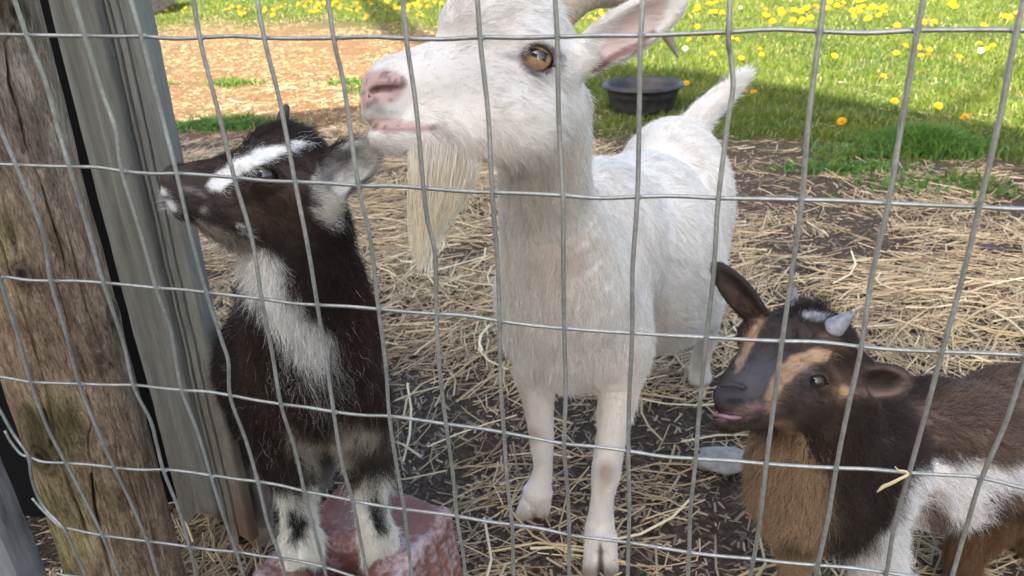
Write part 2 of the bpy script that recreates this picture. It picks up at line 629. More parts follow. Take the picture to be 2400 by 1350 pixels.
# graded grid: fine near the pen, coarse to the horizon
def graded(c0, fine, half, far, step):
    a = np.arange(c0 - half, c0 + half + 1e-6, step)
    r = half * np.power(far / half, np.linspace(0, 1, 26))[1:]
    return np.concatenate([c0 - r[::-1], a, c0 + r])
gx = graded(0.3, 0, 3.4, 300, 0.03); gy = graded(2.6, 0, 3.2, 300, 0.03)
GX, GY = np.meshgrid(gx, gy, indexing='ij')
X, Y = GX.ravel(), GY.ravel()


def ground_h(X, Y):
    P3 = np.stack([X, Y, np.zeros_like(X)], -1)
    near = np.clip(1 - (np.hypot(X - 0.3, Y - 2.6) - 5) / 8, 0, 1)
    h = (vnoise(P3, 1.6, 1) * 0.012 + vnoise(P3, 9, 2) * 0.006 + vnoise(P3, 26, 3) * 0.004) * near
    return h - 0.006


Z = ground_h(X, Y)
ga = grass_amount(X, Y)
ppx, ppy = ground_px(X, Y)
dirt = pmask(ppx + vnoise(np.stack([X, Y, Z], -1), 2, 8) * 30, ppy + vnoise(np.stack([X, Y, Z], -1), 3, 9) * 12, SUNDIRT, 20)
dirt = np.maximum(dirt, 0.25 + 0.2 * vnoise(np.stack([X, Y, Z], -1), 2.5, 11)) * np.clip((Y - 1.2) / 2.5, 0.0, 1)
far = np.hypot(X, Y) > 14
ga = np.where(far, 1, ga)
nx, ny = GX.shape
ii = (np.arange(nx - 1)[:, None] * ny + np.arange(ny - 1)[None]).ravel()
Q = np.stack([ii, ii + ny, ii + ny + 1, ii + 1], -1)
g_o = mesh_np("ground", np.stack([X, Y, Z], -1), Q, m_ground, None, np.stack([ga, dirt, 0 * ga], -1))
tag(g_o, "dark soil and pale dirt running into a green lawn", None, None, "structure")

# ---- barn behind the camera: its gable throws the peaked shade over the pen
def wood_mat(name, c1, c2, c3, rough=0.85, sc_=(40, 40, 3), bumpd=0.003):
    m, nt, b = mat(name, rough, 0.2)
    v = coords(nt, sc_)
    a = noise(nt, v, 1.0, 8, 0.65, 0.4); a2 = noise(nt, coords(nt), 7, 4)
    r = ramp(nt, a, [(0.28, c1), (0.5, c2), (0.72, c3)])
    r2 = ramp(nt, a2, [(0.3, (0.7, 0.7, 0.7)), (0.7, (1.1, 1.1, 1.1))])
    nt.links.new(mix(nt, 1.0, r.outputs[0], r2.outputs[0], 'MULTIPLY'), b.inputs["Base Color"])
    bump(nt, b, a, 0.6, bumpd)
    return m


m_barn = wood_mat("barn_boards", (0.42, 0.40, 0.37), (0.55, 0.53, 0.49), (0.65, 0.63, 0.6), 0.8, (12, 12, 1))
m_roof = wood_mat("roof_sheet", (0.10, 0.10, 0.11), (0.15, 0.15, 0.16), (0.2, 0.2, 0.2), 0.6, (3, 3, 3))
YB = -5.0
apex_sh = np.array([0.35, 5.16]); hl = (apex_sh[1] - YB) / SH[1]
AX = apex_sh[0] - SH[0] * hl; AZ = hl * math.tan(SUN_EL)
SLOPE = 0.874 * math.tan(SUN_EL); HW = 3.7
barn = empty("barn", (AX, YB - 2.5, 0), "pale boarded barn with a dark gable roof across the path from the pen", "barn")
nb = 30
for k in range(nb):
    x0 = AX - HW + 2 * HW * k / nb + 0.004; x1 = AX - HW + 2 * HW * (k + 1) / nb - 0.004
    z0 = AZ - 0.14 - SLOPE * abs(x0 - AX); z1 = AZ - 0.14 - SLOPE * abs(x1 - AX)
    V, Qb = box_vf((x0, YB - 0.03, 0), (x1, YB - 0.006 * (k % 2), 1)); V[4, 2] = V[7, 2] = z0; V[5, 2] = V[6, 2] = z1
    mesh_np("wall_board", V, Qb, m_barn, barn, smooth=False)
bg_ = Bag()
ez = AZ - SLOPE * HW
V, Qb = box_vf((AX - HW + .03, YB - 2.9, 0), (AX - HW + .08, YB - .04, ez - .2)); bg_.add(V, Qb)
V, Qb = box_vf((AX + HW - .08, YB - 2.9, 0), (AX + HW - .03, YB - .04, ez - .2)); bg_.add(V, Qb)
V, Qb = box_vf((AX - HW + .03, YB - 2.95, 0), (AX + HW - .03, YB - 2.91, ez - .2)); bg_.add(V, Qb)
bg_.build("side_wall", m_barn, barn, smooth=False)
for s in (-1, 1):
    ex = AX + s * (HW + 0.35); eze = AZ - SLOPE * (HW + 0.35)
    V = []
    for zz in (0, -0.1):
        V += [(AX, YB - 3.2, AZ + zz), (AX, YB + 0.0, AZ + zz), (ex, YB + 0.0, eze + zz), (ex, YB - 3.2, eze + zz)]
    mesh_np("roof_slope", V, [(0, 1, 2, 3), (7, 6, 5, 4), (0, 4, 5, 1), (1, 5, 6, 2), (2, 6, 7, 3), (3, 7, 4, 0)], m_roof, barn, smooth=False)

# ---- bare tree behind the barn: one long limb reaches over and drops a crooked shadow on the dirt
m_bark = wood_mat("bark", (0.05, 0.04, 0.032), (0.11, 0.09, 0.07), (0.17, 0.145, 0.12), 0.9, (14, 14, 3), 0.01)
tree = empty("tree", (-3.7, -8.9, 0), "tall bare tree behind the pale barn with one long crooked limb", "tree")
zl = 8.6
sh_pts = [(0.2, 4.5), (-0.9, 6.1), (-1.7, 6.85), (-2.35, 7.15), (-2.85, 7.8), (-4.1, 10.3), (-5.5, 13.0), (-6.4, 15.2), (-6.9, 17.5)]
limb = [(sx - SH[0] * zz_ / math.tan(SUN_EL), sy - SH[1] * zz_ / math.tan(SUN_EL), zz_) for (sx, sy), zz_ in zip(sh_pts, np.linspace(8.3, 9.2, 9))]
trunk = [(-3.75, -8.95, -0.1), (-3.7, -8.9, 1.5), (-3.8, -8.8, 4), (-3.72, -8.6, 6.4), limb[0]]
V, Q = tube(catmull(trunk, 8), np.linspace(0.26, 0.15, 33), 14); mesh_np("trunk", V, Q, m_bark, tree)
V, Q = tube(catmull(limb, 8), np.interp(np.linspace(0, 1, 65), [0, .35, .6, 1], [0.16, 0.15, 0.16, 0.05]), 12); mesh_np("limb", V, Q, m_bark, tree)
for (a_, b_, c_) in (((limb[5], (-9.3, -1.0, 10.0), (-10.6, 0.4, 11.2))), (trunk[3], (-2.6, -9.2, 8.0), (-2.2, -10.0, 10.5)), (trunk[3], (-4.8, -9.6, 8.2), (-5.2, -10.8, 10.4))):
    V, Q = tube(catmull([a_, b_, c_], 8), np.linspace(0.09, 0.02, 17), 9); mesh_np("limb", V, Q, m_bark, tree)

# ---- raised timber bed at the far left
m_timber = wood_mat("sunny_timber", (0.22, 0.13, 0.075), (0.36, 0.23, 0.14), (0.45, 0.31, 0.2), 0.85, (2, 2, 40))
bed = empty("raised_bed", on_z(345, 30), "brown timber raised bed edging standing on the lawn behind the grey gate posts", "garden bed")
e0 = on_z(410, 12); e1 = on_z(335, 45)
dv = (e1 - e0)[:2]; ln = np.linalg.norm(dv); dv /= ln; nv = np.array([-dv[1], dv[0]])
if nv @ (CAM[:2] - e0[:2]) > 0: nv = -nv
for j in range(2):
    for (o_, l0, l1, dirs) in (((0, 0), 0.0, 2.6, dv), ((0, 0), 0.06, 2.5, nv)):
        s0 = e0[:2] + dirs * l0; s1 = e0[:2] + dirs * l1; tn = np.array([-dirs[1], dirs[0]]) * 0.03
        z0 = j * 0.172; z1 = z0 + 0.165
        V = [(*(s0 - tn), z0), (*(s1 - tn), z0), (*(s1 + tn), z0), (*(s0 + tn), z0), (*(s0 - tn), z1), (*(s1 - tn), z1), (*(s1 + tn), z1), (*(s0 + tn), z1)]
        mesh_np("plank", V, box_vf((0, 0, 0), (1, 1, 1))[1], m_timber, bed, smooth=False)

# ================================================================== FENCE AND POSTS
# ---- weathered round post
m_log, nt, b = mat("weathered_log", 0.9, 0.15)
at = N(nt, "ShaderNodeAttribute", attribute_name="Col")
v_s = coords(nt, (70, 70, 16)); v_f = coords(nt, (520, 520, 90)); v0 = coords(nt)
g1 = noise(nt, v_s, 1.0, 9, 0.72, 1.2); g2 = noise(nt, v_f, 1.0, 6, 0.75, 1.0); g3 = noise(nt, v0, 14, 5, 0.6, 0.6)
r1 = ramp(nt, g1, [(0.30, (0.10, 0.067, 0.043)), (0.46, (0.21, 0.148, 0.096)), (0.6, (0.34, 0.252, 0.172)), (0.78, (0.46, 0.365, 0.27))])
r2 = ramp(nt, g2, [(0.36, (0.35, 0.32, 0.3)), (0.52, (1.0, 1.0, 1.0)), (0.70, (1.6, 1.55, 1.5))])
r3 = ramp(nt, g3, [(0.35, (0.72, 0.70, 0.68)), (0.65, (1.15, 1.15, 1.15))])
cl = mix(nt, 1.0, r1.outputs[0], r2.outputs[0], 'MULTIPLY'); cl = mix(nt, 1.0, cl, r3.outputs[0], 'MULTIPLY')
cl = mix(nt, 1.0, cl, at.outputs["Color"], 'MULTIPLY')
nt.links.new(cl, b.inputs["Base Color"])
ma = nt.nodes.new("ShaderNodeMath"); ma.operation = 'ADD'; nt.links.new(g1, ma.inputs[0]); nt.links.new(g2, ma.inputs[1])
bump(nt, b, ma.outputs[0], 0.7, 0.006)

LY = 0.082


def edge_ray(x, y):
    d = M3 @ np.array([(x - 1200) / F, (y - 675) / F, 1.0])
    P_ = CAM + d * ((LY - CAM[1]) / d[1])
    n = np.array([d[1], -d[0]]) / math.hypot(d[0], d[1])
    return n, P_[2]


def _right_x(x, y, r):
    n, z = edge_ray(x, y); return z, CAM[0] - (r + (LY - CAM[1]) * n[1]) / n[0]


_rad = lambda z: 0.0615 + 0.006 * np.clip(1 - z / 0.4, 0, 1)
_pts = sorted(_right_x(x, y, _rad(edge_ray(x, y)[1])) for x, y in ((97, 0), (202, 450), (243, 600), (323, 900), (377, 1067), (423, 1300)))
_zs = np.array([p_[0] for p_ in _pts]); _xs = np.array([p_[1] for p_ in _pts])
_fit = np.polyfit(_zs, _xs, 2)
LX0 = float(np.polyval(_fit, 0))


def log_axis(z): return np.where(z > 0.9, np.polyval(_fit, 0.9) + (np.asarray(z) - 0.9) * np.polyval(np.polyder(_fit), 0.9), np.polyval(_fit, np.minimum(z, 0.9)))


def log_rad(z): return _rad(z)


CR = []                                        # cracks as pixel polylines on the log front
for pl_ in ([(15, 95), (22, 190), (45, 260), (60, 340), (95, 430), (125, 520), (150, 600), (158, 700), (165, 790)],
            [(100, 960), (112, 1000), (118, 1050)],
            [(285, 910), (305, 1000), (330, 1085)],
            [(215, 1110), (222, 1190), (240, 1270), (262, 1350)],
            [(255, 850), (272, 870), (262, 885), (282, 905)],
            [(30, 20), (35, 60), (15, 95)], [(140, 1080), (170, 1160), (205, 1260)]):
    pts = []
    for (x, y) in pl_:
        dr = M3 @ np.array([(x - 1200) / F, (y - 675) / F, 1.0])
        best = None
        for t in np.linspace(0.45, 1.3, 400):
            q = CAM + dr * t
            if math.hypot(q[0] - log_axis(q[2]), q[1] - LY) < log_rad(q[2]): best = q; break
        if best is not None: pts.append(best)
    if len(pts) > 1: CR.append(np.array(pts))
knots = []
for (x, y, r_) in ((35, 30, .026), (55, 640, .016), (262, 740, .022), (232, 835, .007), (100, 1072, .020), (345, 1110, .006)):
    dr = M3 @ np.array([(x - 1200) / F, (y - 675) / F, 1.0])
    for t in np.linspace(0.45, 1.3, 400):
        q = CAM + dr * t
        if math.hypot(q[0] - log_axis(q[2]), q[1] - LY) < log_rad(q[2]): knots.append((q, r_)); break
nth, nz = 440, 620
th = np.linspace(0, 2 * np.pi, nth, endpoint=False); zz = np.linspace(-0.05, 1.45, nz)
TH, ZZ = np.meshgrid(th, zz, indexing='ij'); TH = TH.ravel(); ZZ = ZZ.ravel()
cp = np.stack([np.cos(TH) * 0.065, np.sin(TH) * 0.065, ZZ * 0.22], -1)
rr = log_rad(ZZ) + 0.0025 * vnoise(cp, 12, 1) + 0.0016 * vnoise(cp, 60, 2) + 0.0008 * vnoise(np.stack([cp[:, 0], cp[:, 1], ZZ * .06], -1), 320, 3)
px_ = log_axis(ZZ) + np.cos(TH) * rr; py_ = LY + np.sin(TH) * rr
V = np.stack([px_, py_, ZZ], -1)
dk = np.full(len(V), 1.0)
for c_ in CR:
    d = np.full(len(V), 9.0)
    for a_, b_ in zip(c_[:-1], c_[1:]):
        ba = b_ - a_; h = np.clip(((V - a_) @ ba) / (ba @ ba), 0, 1)
        d = np.minimum(d, np.linalg.norm(V - a_ - h[:, None] * ba, axis=1))
    wv = 0.0021 * (1 + 0.5 * vnoise(V, 40, 5))
    m_ = smooth01(1 - d / wv)
    rr = rr - 0.007 * m_; dk = dk * (1 - 0.93 * m_)
hair_ = vnoise(np.stack([np.cos(TH) * 0.065, np.sin(TH) * 0.065, ZZ * 0.045], -1), 75, 31)
hm_ = smooth01(1 - np.abs(hair_) / 0.045) * smooth01((vnoise(np.stack([np.cos(TH) * .065, np.sin(TH) * .065, ZZ * .3], -1), 22, 32) + 0.1) * 4)
rr = rr - 0.003 * hm_; dk = dk * (1 - 0.40 * hm_) * 1.25
for q, r_ in knots:
    d = np.linalg.norm((V - q) * np.array([1, 1, 0.7]), axis=1) / r_
    rings = 0.5 + 0.5 * np.sin(d * 16 + 2.5 * vnoise(V, 60, 7))
    m_ = smooth01(1.25 - d)
    dk = dk * (1 - m_ * (0.30 + 0.35 * rings)); rr = rr + 0.004 * m_ - 0.002 * m_ * rings
    dk = dk * (1 - 0.6 * smooth01(1.4 - d * 4))
V = np.stack([log_axis(ZZ) + np.cos(TH) * rr, LY + np.sin(TH) * rr, ZZ], -1)
cv = np.stack([dk, dk, dk], -1)
lpx, lpy = ground_px(V[:, 0] * 0, V[:, 1] * 0)
q = to_cam(V); lpx, lpy = pix(q)
warp = vnoise(V, 20, 8) * 40
grey = np.clip(smooth01((lpx - (150 + (lpy) * 0.17) + warp) / 90) * smooth01((1000 - lpy) / 300), 0, 1)
gtop = disc(lpx, lpy, 60, 150, 190, 330, 0.5) * 0.7
grey = np.maximum(grey * 0.6, gtop * .8)[:, None]
cv = cv * (1 - grey + grey * np.array([0.95, 1.08, 1.22]))
moss = smooth01((lpy - 1010 + warp * 2) / 260) * smooth01((300 - lpx + warp) / 150) * 0.65
moss = np.maximum(moss, 0.55 * disc(lpx, lpy + warp * .3, 120, 1010, 75, 90, 0.5))
moss = np.maximum(moss, 0.35 * disc(lpx, lpy, 10, 560, 30, 60, .6))[:, None]
cv = cv * (1 - moss + moss * np.array([0.50, 0.72, 0.28]))
dark = disc(lpx, lpy, 125, 1010, 75, 62, 0.5)[:, None] * 0.5
cv = cv * (1 - dark)
i_, j_ = np.meshgrid(np.arange(nth), np.arange(nz - 1), indexing='ij'); i_ = i_.ravel(); j_ = j_.ravel()
i2 = (i_ + 1) % nth
Q = np.stack([i_ * nz + j_, i2 * nz + j_, i2 * nz + j_ + 1, i_ * nz + j_ + 1], -1)
o = mesh_np("round_post", V, Q, m_log, None, cv)
tag(o, "thick weathered round wooden fence post with cracks, knots and green moss low down", "post")

# ---- painted grey timbers (a gate stile): extruded profiles
m_paint, nt, b = mat("grey_green_paint", 0.62, 0.3)
v_s = coords(nt, (90, 90, 6)); v_f = coords(nt, (700, 700, 45)); v0 = coords(nt)
g1 = noise(nt, v_s, 1.0, 6, 0.6, 0.5); g2 = noise(nt, v_f, 1.0, 5, 0.7, 0.3); g3 = noise(nt, v0, 14, 6, 0.65); g4 = noise(nt, v0, 3.0, 3)
at = N(nt, "ShaderNodeAttribute", attribute_name="Col")     # r: bare wood, g: brown rot
rp = ramp(nt, g1, [(0.3, (0.13, 0.128, 0.108)), (0.55, (0.20, 0.197, 0.168)), (0.75, (0.27, 0.262, 0.228))])
rw = ramp(nt, g2, [(0.3, (0.07, 0.06, 0.045)), (0.5, (0.17, 0.15, 0.12)), (0.7, (0.27, 0.25, 0.21))])
sep = nt.nodes.new("ShaderNodeSeparateColor"); nt.links.new(at.outputs["Color"], sep.inputs[0])
# paint worn through along the grain
mx = nt.nodes.new("ShaderNodeMath"); mx.operation = 'MULTIPLY_ADD'; nt.links.new(g3, mx.inputs[0]); mx.inputs[1].default_value = 0.55
nt.links.new(g2, mx.inputs[2])
ad = nt.nodes.new("ShaderNodeMath"); ad.operation = 'ADD'; nt.links.new(mx.outputs[0], ad.inputs[0]); nt.links.new(sep.outputs[0], ad.inputs[1])
worn = ramp(nt, ad.outputs[0], [(0.84, (0, 0, 0)), (0.98, (1, 1, 1))])
cp_ = mix(nt, worn.outputs[0], rp.outputs[0], rw.outputs[0])
crk = ramp(nt, g2, [(0.30, (0.18, 0.17, 0.16)), (0.40, (1, 1, 1))])
cp_ = mix(nt, 1.0, cp_, crk.outputs[0], 'MULTIPLY')
cp_ = mix(nt, sep.outputs[1], cp_, (0.14, 0.075, 0.04))
nt.links.new(cp_, b.inputs["Base Color"])
bump(nt, b, g2, 0.55, 0.0025)

YP = 0.27


def timber(name, prof, ztop, xt, xb, zb, parent, lab=None, jag=0.02, seed=0, wear=lambda u, z: (0 * z, 0 * z)):
    """prof: list of (u, y): u 0..1 across the width, y depth towards the pen; width/position interpolated xt (top) .. xb (bottom)"""
    prof = np.array(prof, float)
    # subdivide the profile
    P2 = []
    for a_, b_ in zip(prof[:-1], prof[1:]):
        for s_ in np.linspace(0, 1, 5, endpoint=False): P2.append(a_ + (b_ - a_) * s_)
    P2.append(prof[-1]); P2 = np.array(P2)
    nzz = 260; z = np.linspace(0, 1, nzz)
    U, S_ = np.meshgrid(P2[:, 0], z, indexing='ij'); YY = np.repeat(P2[:, 1][:, None], nzz, 1)
    zlow = zb + jag * vnoise(np.stack([U.ravel() * 3.5, U.ravel() * 0, U.ravel() * 0 + seed], -1), 1.0, seed).reshape(U.shape)
    ZZ_ = zlow + (ztop - zlow) * S_
    tt = (ZZ_ - zb) / (0.86 - zb)
    x0 = xb[0] + (xt[0] - xb[0]) * tt; x1 = xb[1] + (xt[1] - xb[1]) * tt
    XX = x0 + (x1 - x0) * U
    pp = np.stack([XX.ravel(), YY.ravel(), ZZ_.ravel()], -1)
    wob = 0.0018 * vnoise(pp * [1, 1, .3], 22, seed + 1) + 0.0006 * vnoise(pp * [1, 1, .08], 420, seed + 2)
    pp[:, 1] += YP + wob; pp[:, 0] += 0.0012 * vnoise(pp * [.2, .2, 1], 30, seed + 3)
    w_, rt = wear(U.ravel(), ZZ_.ravel())
    np_ = len(P2)
    i_, j_ = np.meshgrid(np.arange(np_ - 1), np.arange(nzz - 1), indexing='ij'); i_ = i_.ravel(); j_ = j_.ravel()
    Q_ = np.stack([i_ * nzz + j_, (i_ + 1) * nzz + j_, (i_ + 1) * nzz + j_ + 1, i_ * nzz + j_ + 1], -1)
    # end caps: quads across front/back halves
    capq = []
    for row in (0, nzz - 1):
        a_, b_ = 0, np_ - 1
        while b_ - a_ > 2:
            capq.append((a_ * nzz + row, (a_ + 1) * nzz + row, (b_ - 1) * nzz + row, b_ * nzz + row)); a_ += 1; b_ -= 1
    Q_ = np.vstack([Q_, capq])
    o_ = mesh_np(name, pp, Q_, m_paint, parent, np.stack([np.clip(w_, 0, 1), np.clip(rt, 0, 1), 0 * w_], -1))
    if lab: o_['label'] = lab
    return o_


gate = empty("gate_stile", (-0.2, YP, 0.05), "row of upright grey painted timbers beside the round log post", "gate")
rnd = [(1.0, 0.085), (0.0, 0.085), (0.0, 0.05), (0.02, 0.028), (0.07, 0.012), (0.16, 0.003), (0.3, 0.0), (0.55, 0.0), (0.60, -0.002), (0.97, -0.003), (1.0, 0.004), (1.0, 0.085)]
timber("timber", rnd, 1.4, (-0.254, -0.167), (-0.286, -0.197), 0.086, gate, "rounded grey timber with bare wood at its foot", seed=3,
       wear=lambda u, z: (0.30 * smooth01((0.50 - z) / .3) * smooth01((.75 - u) * 2) + 0.16 * smooth01(1 - abs(u - .6) / .06) - 0.07 + .12 * smooth01((.2 - z) / .1) + .25 * smooth01((0.14 - z) / .06), 0.9 * smooth01((0.125 - z) / 0.03) * smooth01((u - .6) * 8)))
st = [(1.0, 0.022), (0.0, 0.022), (0.0, 0.004), (0.03, 0.0), (0.13, 0.0), (0.15, 0.004), (0.20, 0.004), (0.22, 0.001), (0.47, 0.0), (0.49, 0.006), (0.53, 0.006), (0.55, 0.001), (0.95, 0.002), (1.0, 0.005), (1.0, 0.022)]
timber("timber", st, 1.4, (-0.163, -0.127), (-0.193, -0.152), 0.058, gate, "grooved grey timber with split rotten foot", seed=9, jag=0.03,
       wear=lambda u, z: (0.22 * smooth01((0.55 - z) / .35) - 0.02 + 0.28 * smooth01(1 - abs(u - .17) / .07) + .3 * smooth01((0.2 - z) / .1), 0.75 * smooth01((0.20 - z) / 0.12) * smooth01((u - .35) * 3)))

m_black, nt, b = mat("gap_black", 0.9, 0.1)
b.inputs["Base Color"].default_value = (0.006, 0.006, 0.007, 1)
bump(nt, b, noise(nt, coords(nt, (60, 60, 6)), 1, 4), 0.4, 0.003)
Bk = Bag()  # near-black backing, added so the gap beside the post reads dark
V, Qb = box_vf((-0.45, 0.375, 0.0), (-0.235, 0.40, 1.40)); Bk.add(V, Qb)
o = Bk.build("added_backing", m_black, None, smooth=False)
tag(o, "added black backing that darkens the gap between log post and grey timbers", "board")
Bk = Bag()  # second backing, added to keep the space behind the post foot dark
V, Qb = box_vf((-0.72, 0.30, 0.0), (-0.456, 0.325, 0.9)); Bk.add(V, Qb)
o = Bk.build("added_backing", m_black, None, smooth=False)
tag(o, "added black backing that darkens the space behind the mossy foot of the log post", "board")

m_greyw = wood_mat("silvered_wood", (0.10, 0.10, 0.105), (0.21, 0.215, 0.22), (0.34, 0.345, 0.35), 0.9, (90, 90, 7), 0.003)
# silvered board low at the far left
c0 = on_y(-40, 1080, 0.03); c1 = on_y(72, 1350, 0.03)
dx = (c1 - c0); dx = dx / np.linalg.norm(dx)
Bc = Bag()
top_ = c0 - dx * 0.05; bot_ = c1 + dx * 0.28
nseg = 40
V = []
for k in range(nseg + 1):
    p_ = top_ + (bot_ - top_) * k / nseg
    wob = 0.0005 * math.sin(k * .9)
    for (ax, ay) in ((0 + wob, 0), (-0.004 + wob, -0.012), (-0.10, -0.014), (-0.10, 0.02), (0 + wob, 0.02)):
        V.append(p_ + np.array([ax, ay, 0]))
V = np.array(V); Qc = []
for k in range(nseg):
    for j in range(5):
        a_ = k * 5 + j; b_ = k * 5 + (j + 1) % 5
        Qc.append((a_, b_, b_ + 5, a_ + 5))
o = mesh_np("weathered_board", V, Qc, m_greyw, None, None, smooth=False)
tag(o, "silver grey weathered board leaning at the foot of the log post", "board")

# ---- woven wire fence
NODES = {0: [(67, 83), (167, 392), (247, 665), (317, 905), (387, 1103), (448, 1285)],
 -1: [(-72, 81), (42, 388), (123, 660), (190, 902), (273, 1099), (350, 1272)],
 -2: [(-210, 80), (-85, 384), (3, 650), (77, 898), (160, 1088), (245, 1258)],
 1: [(203, 85), (290, 403), (370, 677), (430, 917), (498, 1117), (558, 1297)],
 2: [(335, 86), (418, 408), (488, 688), (543, 930), (608, 1132), (662, 1312)],
 3: [(472, 89), (553, 418), (617, 703), (662, 950), (717, 1155), (763, 1333)],
 4: [(623, 90), (695, 428), (747, 717), (785, 968), (830, 1177)],
 5: [(785, 90), (843, 437), (890, 727), (915, 978), (950, 1197)],
 6: [(955, 91), (995, 443), (1025, 738), (1048, 997), (1073, 1213)],
 7: [(1127, 88), (1155, 453), (1172, 755), (1183, 1017), (1202, 1233)],
 8: [(1307, 87), (1320, 460), (1323, 772), (1323, 1043), (1335, 1257)],
 9: [(1502, 84), (1494, 463), (1482, 783), (1473, 1060), (1473, 1275)],
 10: [(1707, 76), (1683, 466), (1655, 793), (1630, 1078), (1615, 1298)],
 11: [(1920, 74), (1878, 470), (1832, 802), (1795, 1090), (1765, 1313)],
 12: [(2148, 72), (2080, 478), (2017, 815), (1958, 1100), (1915, 1328)],
 13: [(2380, 71), (2292, 487), (2205, 827), (2128, 1111), (2075, 1345)],
 14: [None, None, (2405, 836), (2297, 1122)]}
# bends of single wires between their crossings: (column, after row) -> pixel points
VBEND = {(4, 0): [(655, 235)], (5, 0): [(806, 200)], (5, 1): [(868, 560)], (6, 1): [(1003, 520), (1020, 600)], (6, 0): [(975, 250)],
         (10, 0): [(1712, 130), (1718, 200), (1708, 270)], (0, 3): [(352, 985), (368, 1045)], (0, 2): [(288, 800)], (1, 2): [(398, 765), (412, 840)],
         (1, 3): [(462, 1010)], (-1, 1): [(95, 530), (110, 600)], (0, 0): [(105, 190), (135, 300)], (2, 2): [(520, 800), (535, 850)],
         (3, 3): [(690, 1050)], (12, 0): [(2118, 260)], (11, 2): [(1812, 960)], (1, 0): [(240, 220), (272, 310)], (3, 1): [(590, 560)]}
PT = {}
for c_, l in NODES.items():
    for r_, p_ in enumerate(l):
        if p_ is not None: PT[(c_, r_)] = on_y(*p_, 0.0)
zrow = [np.mean([PT[(c_, r_)][2] for c_ in range(4, 14) if (c_, r_) in PT]) for r_ in range(5)]
xoff = np.mean([PT[(c_, r_)][0] - c_ * 0.0508 for c_ in range(4, 13) for r_ in range(4)])
for c_ in range(-6, 30):
    for r_ in range(-4, 9):
        if (c_, r_) in PT: continue
        z = zrow[0] - r_ * 0.1016 if r_ < 0 else (zrow[r_] if r_ < 5 else zrow[4] - 0.1016 * (r_ - 4))
        x = c_ * 0.0508 + xoff
        near = [k for k in range(-2, 15) if (k, 2) in PT and k in NODES]
        if c_ in NODES:
            rs = [q_ for q_ in range(len(NODES[c_])) if NODES[c_][q_] is not None]
            rr_ = min(rs, key=lambda q_: abs(q_ - r_)); x = PT[(c_, rr_)][0]
            z = PT[(c_, rr_)][2] - 0.1016 * (r_ - rr_)
        PT[(c_, r_)] = np.array([x + 0.002 * math.sin(c_ * 3.1 + r_ * 1.7), 0.0, z + 0.0015 * math.sin(c_ * 1.3 + r_)])
m_wire, nt, b = mat("galvanised_wire", 0.42, 0.5, 0.55)
v0 = coords(nt)
g1 = noise(nt, v0, 260, 3, 0.6); g2 = noise(nt, v0, 24, 3)
r1 = ramp(nt, g1, [(0.35, (0.31, 0.31, 0.29)), (0.55, (0.38, 0.38, 0.36)), (0.75, (0.46, 0.46, 0.44))])
r2 = ramp(nt, g2, [(0.35, (0.72, 0.74, 0.68)), (0.65, (1.05, 1.05, 1.05))])
nt.links.new(mix(nt, 1.0, r1.outputs[0], r2.outputs[0], 'MULTIPLY'), b.inputs["Base Color"])
bump(nt, b, g1, 0.15, 0.0004)
fence = empty("wire_fence", (0.5, 0, 0), "galvanised wire mesh fence stretched in front of the three goats", "fence")
RW = 0.00168
yv, yh = -0.0018, 0.0016
def zb_(p_): return p_[2] > -0.01
for c_ in range(-2, 29):
    pts = []
    for r_ in range(-4, 8):
        p_ = PT[(c_, r_)].copy(); p_[1] = yv; pts.append(p_)
        for bp in VBEND.get((c_, r_), []):
            q_ = on_y(*bp, 0.0); q_[1] = yv + 0.002; pts.append(q_)
        if (c_, r_ + 1) in PT and (c_, r_) not in VBEND:
            mid = (PT[(c_, r_)] + PT[(c_, r_ + 1)]) / 2 + np.array([0.0014 * math.sin(c_ * 2.1 + r_ * 5), yv + 0.002 * math.sin(c_ + r_ * 2.2), 0])
            pts.append(mid)
    pts = [p_ for p_ in pts if zb_(p_)]
    V, Q = tube(catmull(pts, 5), RW, 7)
    mesh_np("upright_wire", V, Q, m_wire, fence)
# tied end upright bending round the post, with the line wires hooked over it
ends = [(-95, 800), (-40, 900), (0, 962), (30, 1015), (67, 1070), (72, 1110), (85, 1155), (108, 1195), (148, 1237), (172, 1285), (200, 1350), (235, 1430)]
pts = [on_y(x_, y_, -0.001) for x_, y_ in ends]
V, Q = tube(catmull(pts, 5), RW, 7); mesh_np("upright_wire", V, Q, m_wire, fence)
HSTART = {4: [(12, 1010), (22, 1030), (38, 1052), (52, 1066), (67, 1070), (82, 1076), (105, 1083)],
          5: [(76, 1168), (95, 1190), (120, 1215), (138, 1232), (148, 1237), (165, 1239), (200, 1247)],
          6: [(133, 1343), (150, 1348), (180, 1352), (230, 1362)]}
HB = {(2, 2): 3, (3, 2): -2}
for r_ in range(-4, 8):
    pts = []
    if r_ in HSTART:
        pts = [on_y(x_, y_, yh) for x_, y_ in HSTART[r_]]
    c0_ = -2 if r_ in (4, 5) else (-1 if r_ == 6 else -6)
    for c_ in range(c0_, 29):
        p_ = PT[(c_, r_)].copy(); p_[1] = yh; pts.append(p_)
        if c_ < 28:
            q_ = (PT[(c_, r_)] + PT[(c_ + 1, r_)]) / 2; q_[1] = yh
            q_[2] += 0.0009 * math.sin(c_ * 2.7 + r_ * 1.9) + 0.0006 * math.sin(c_ * 5.1 + r_)
            pts.append(q_)
    V, Q = tube(catmull(pts, 4), 0.00148, 7)
    mesh_np("line_wire", V, Q, m_wire, fence)

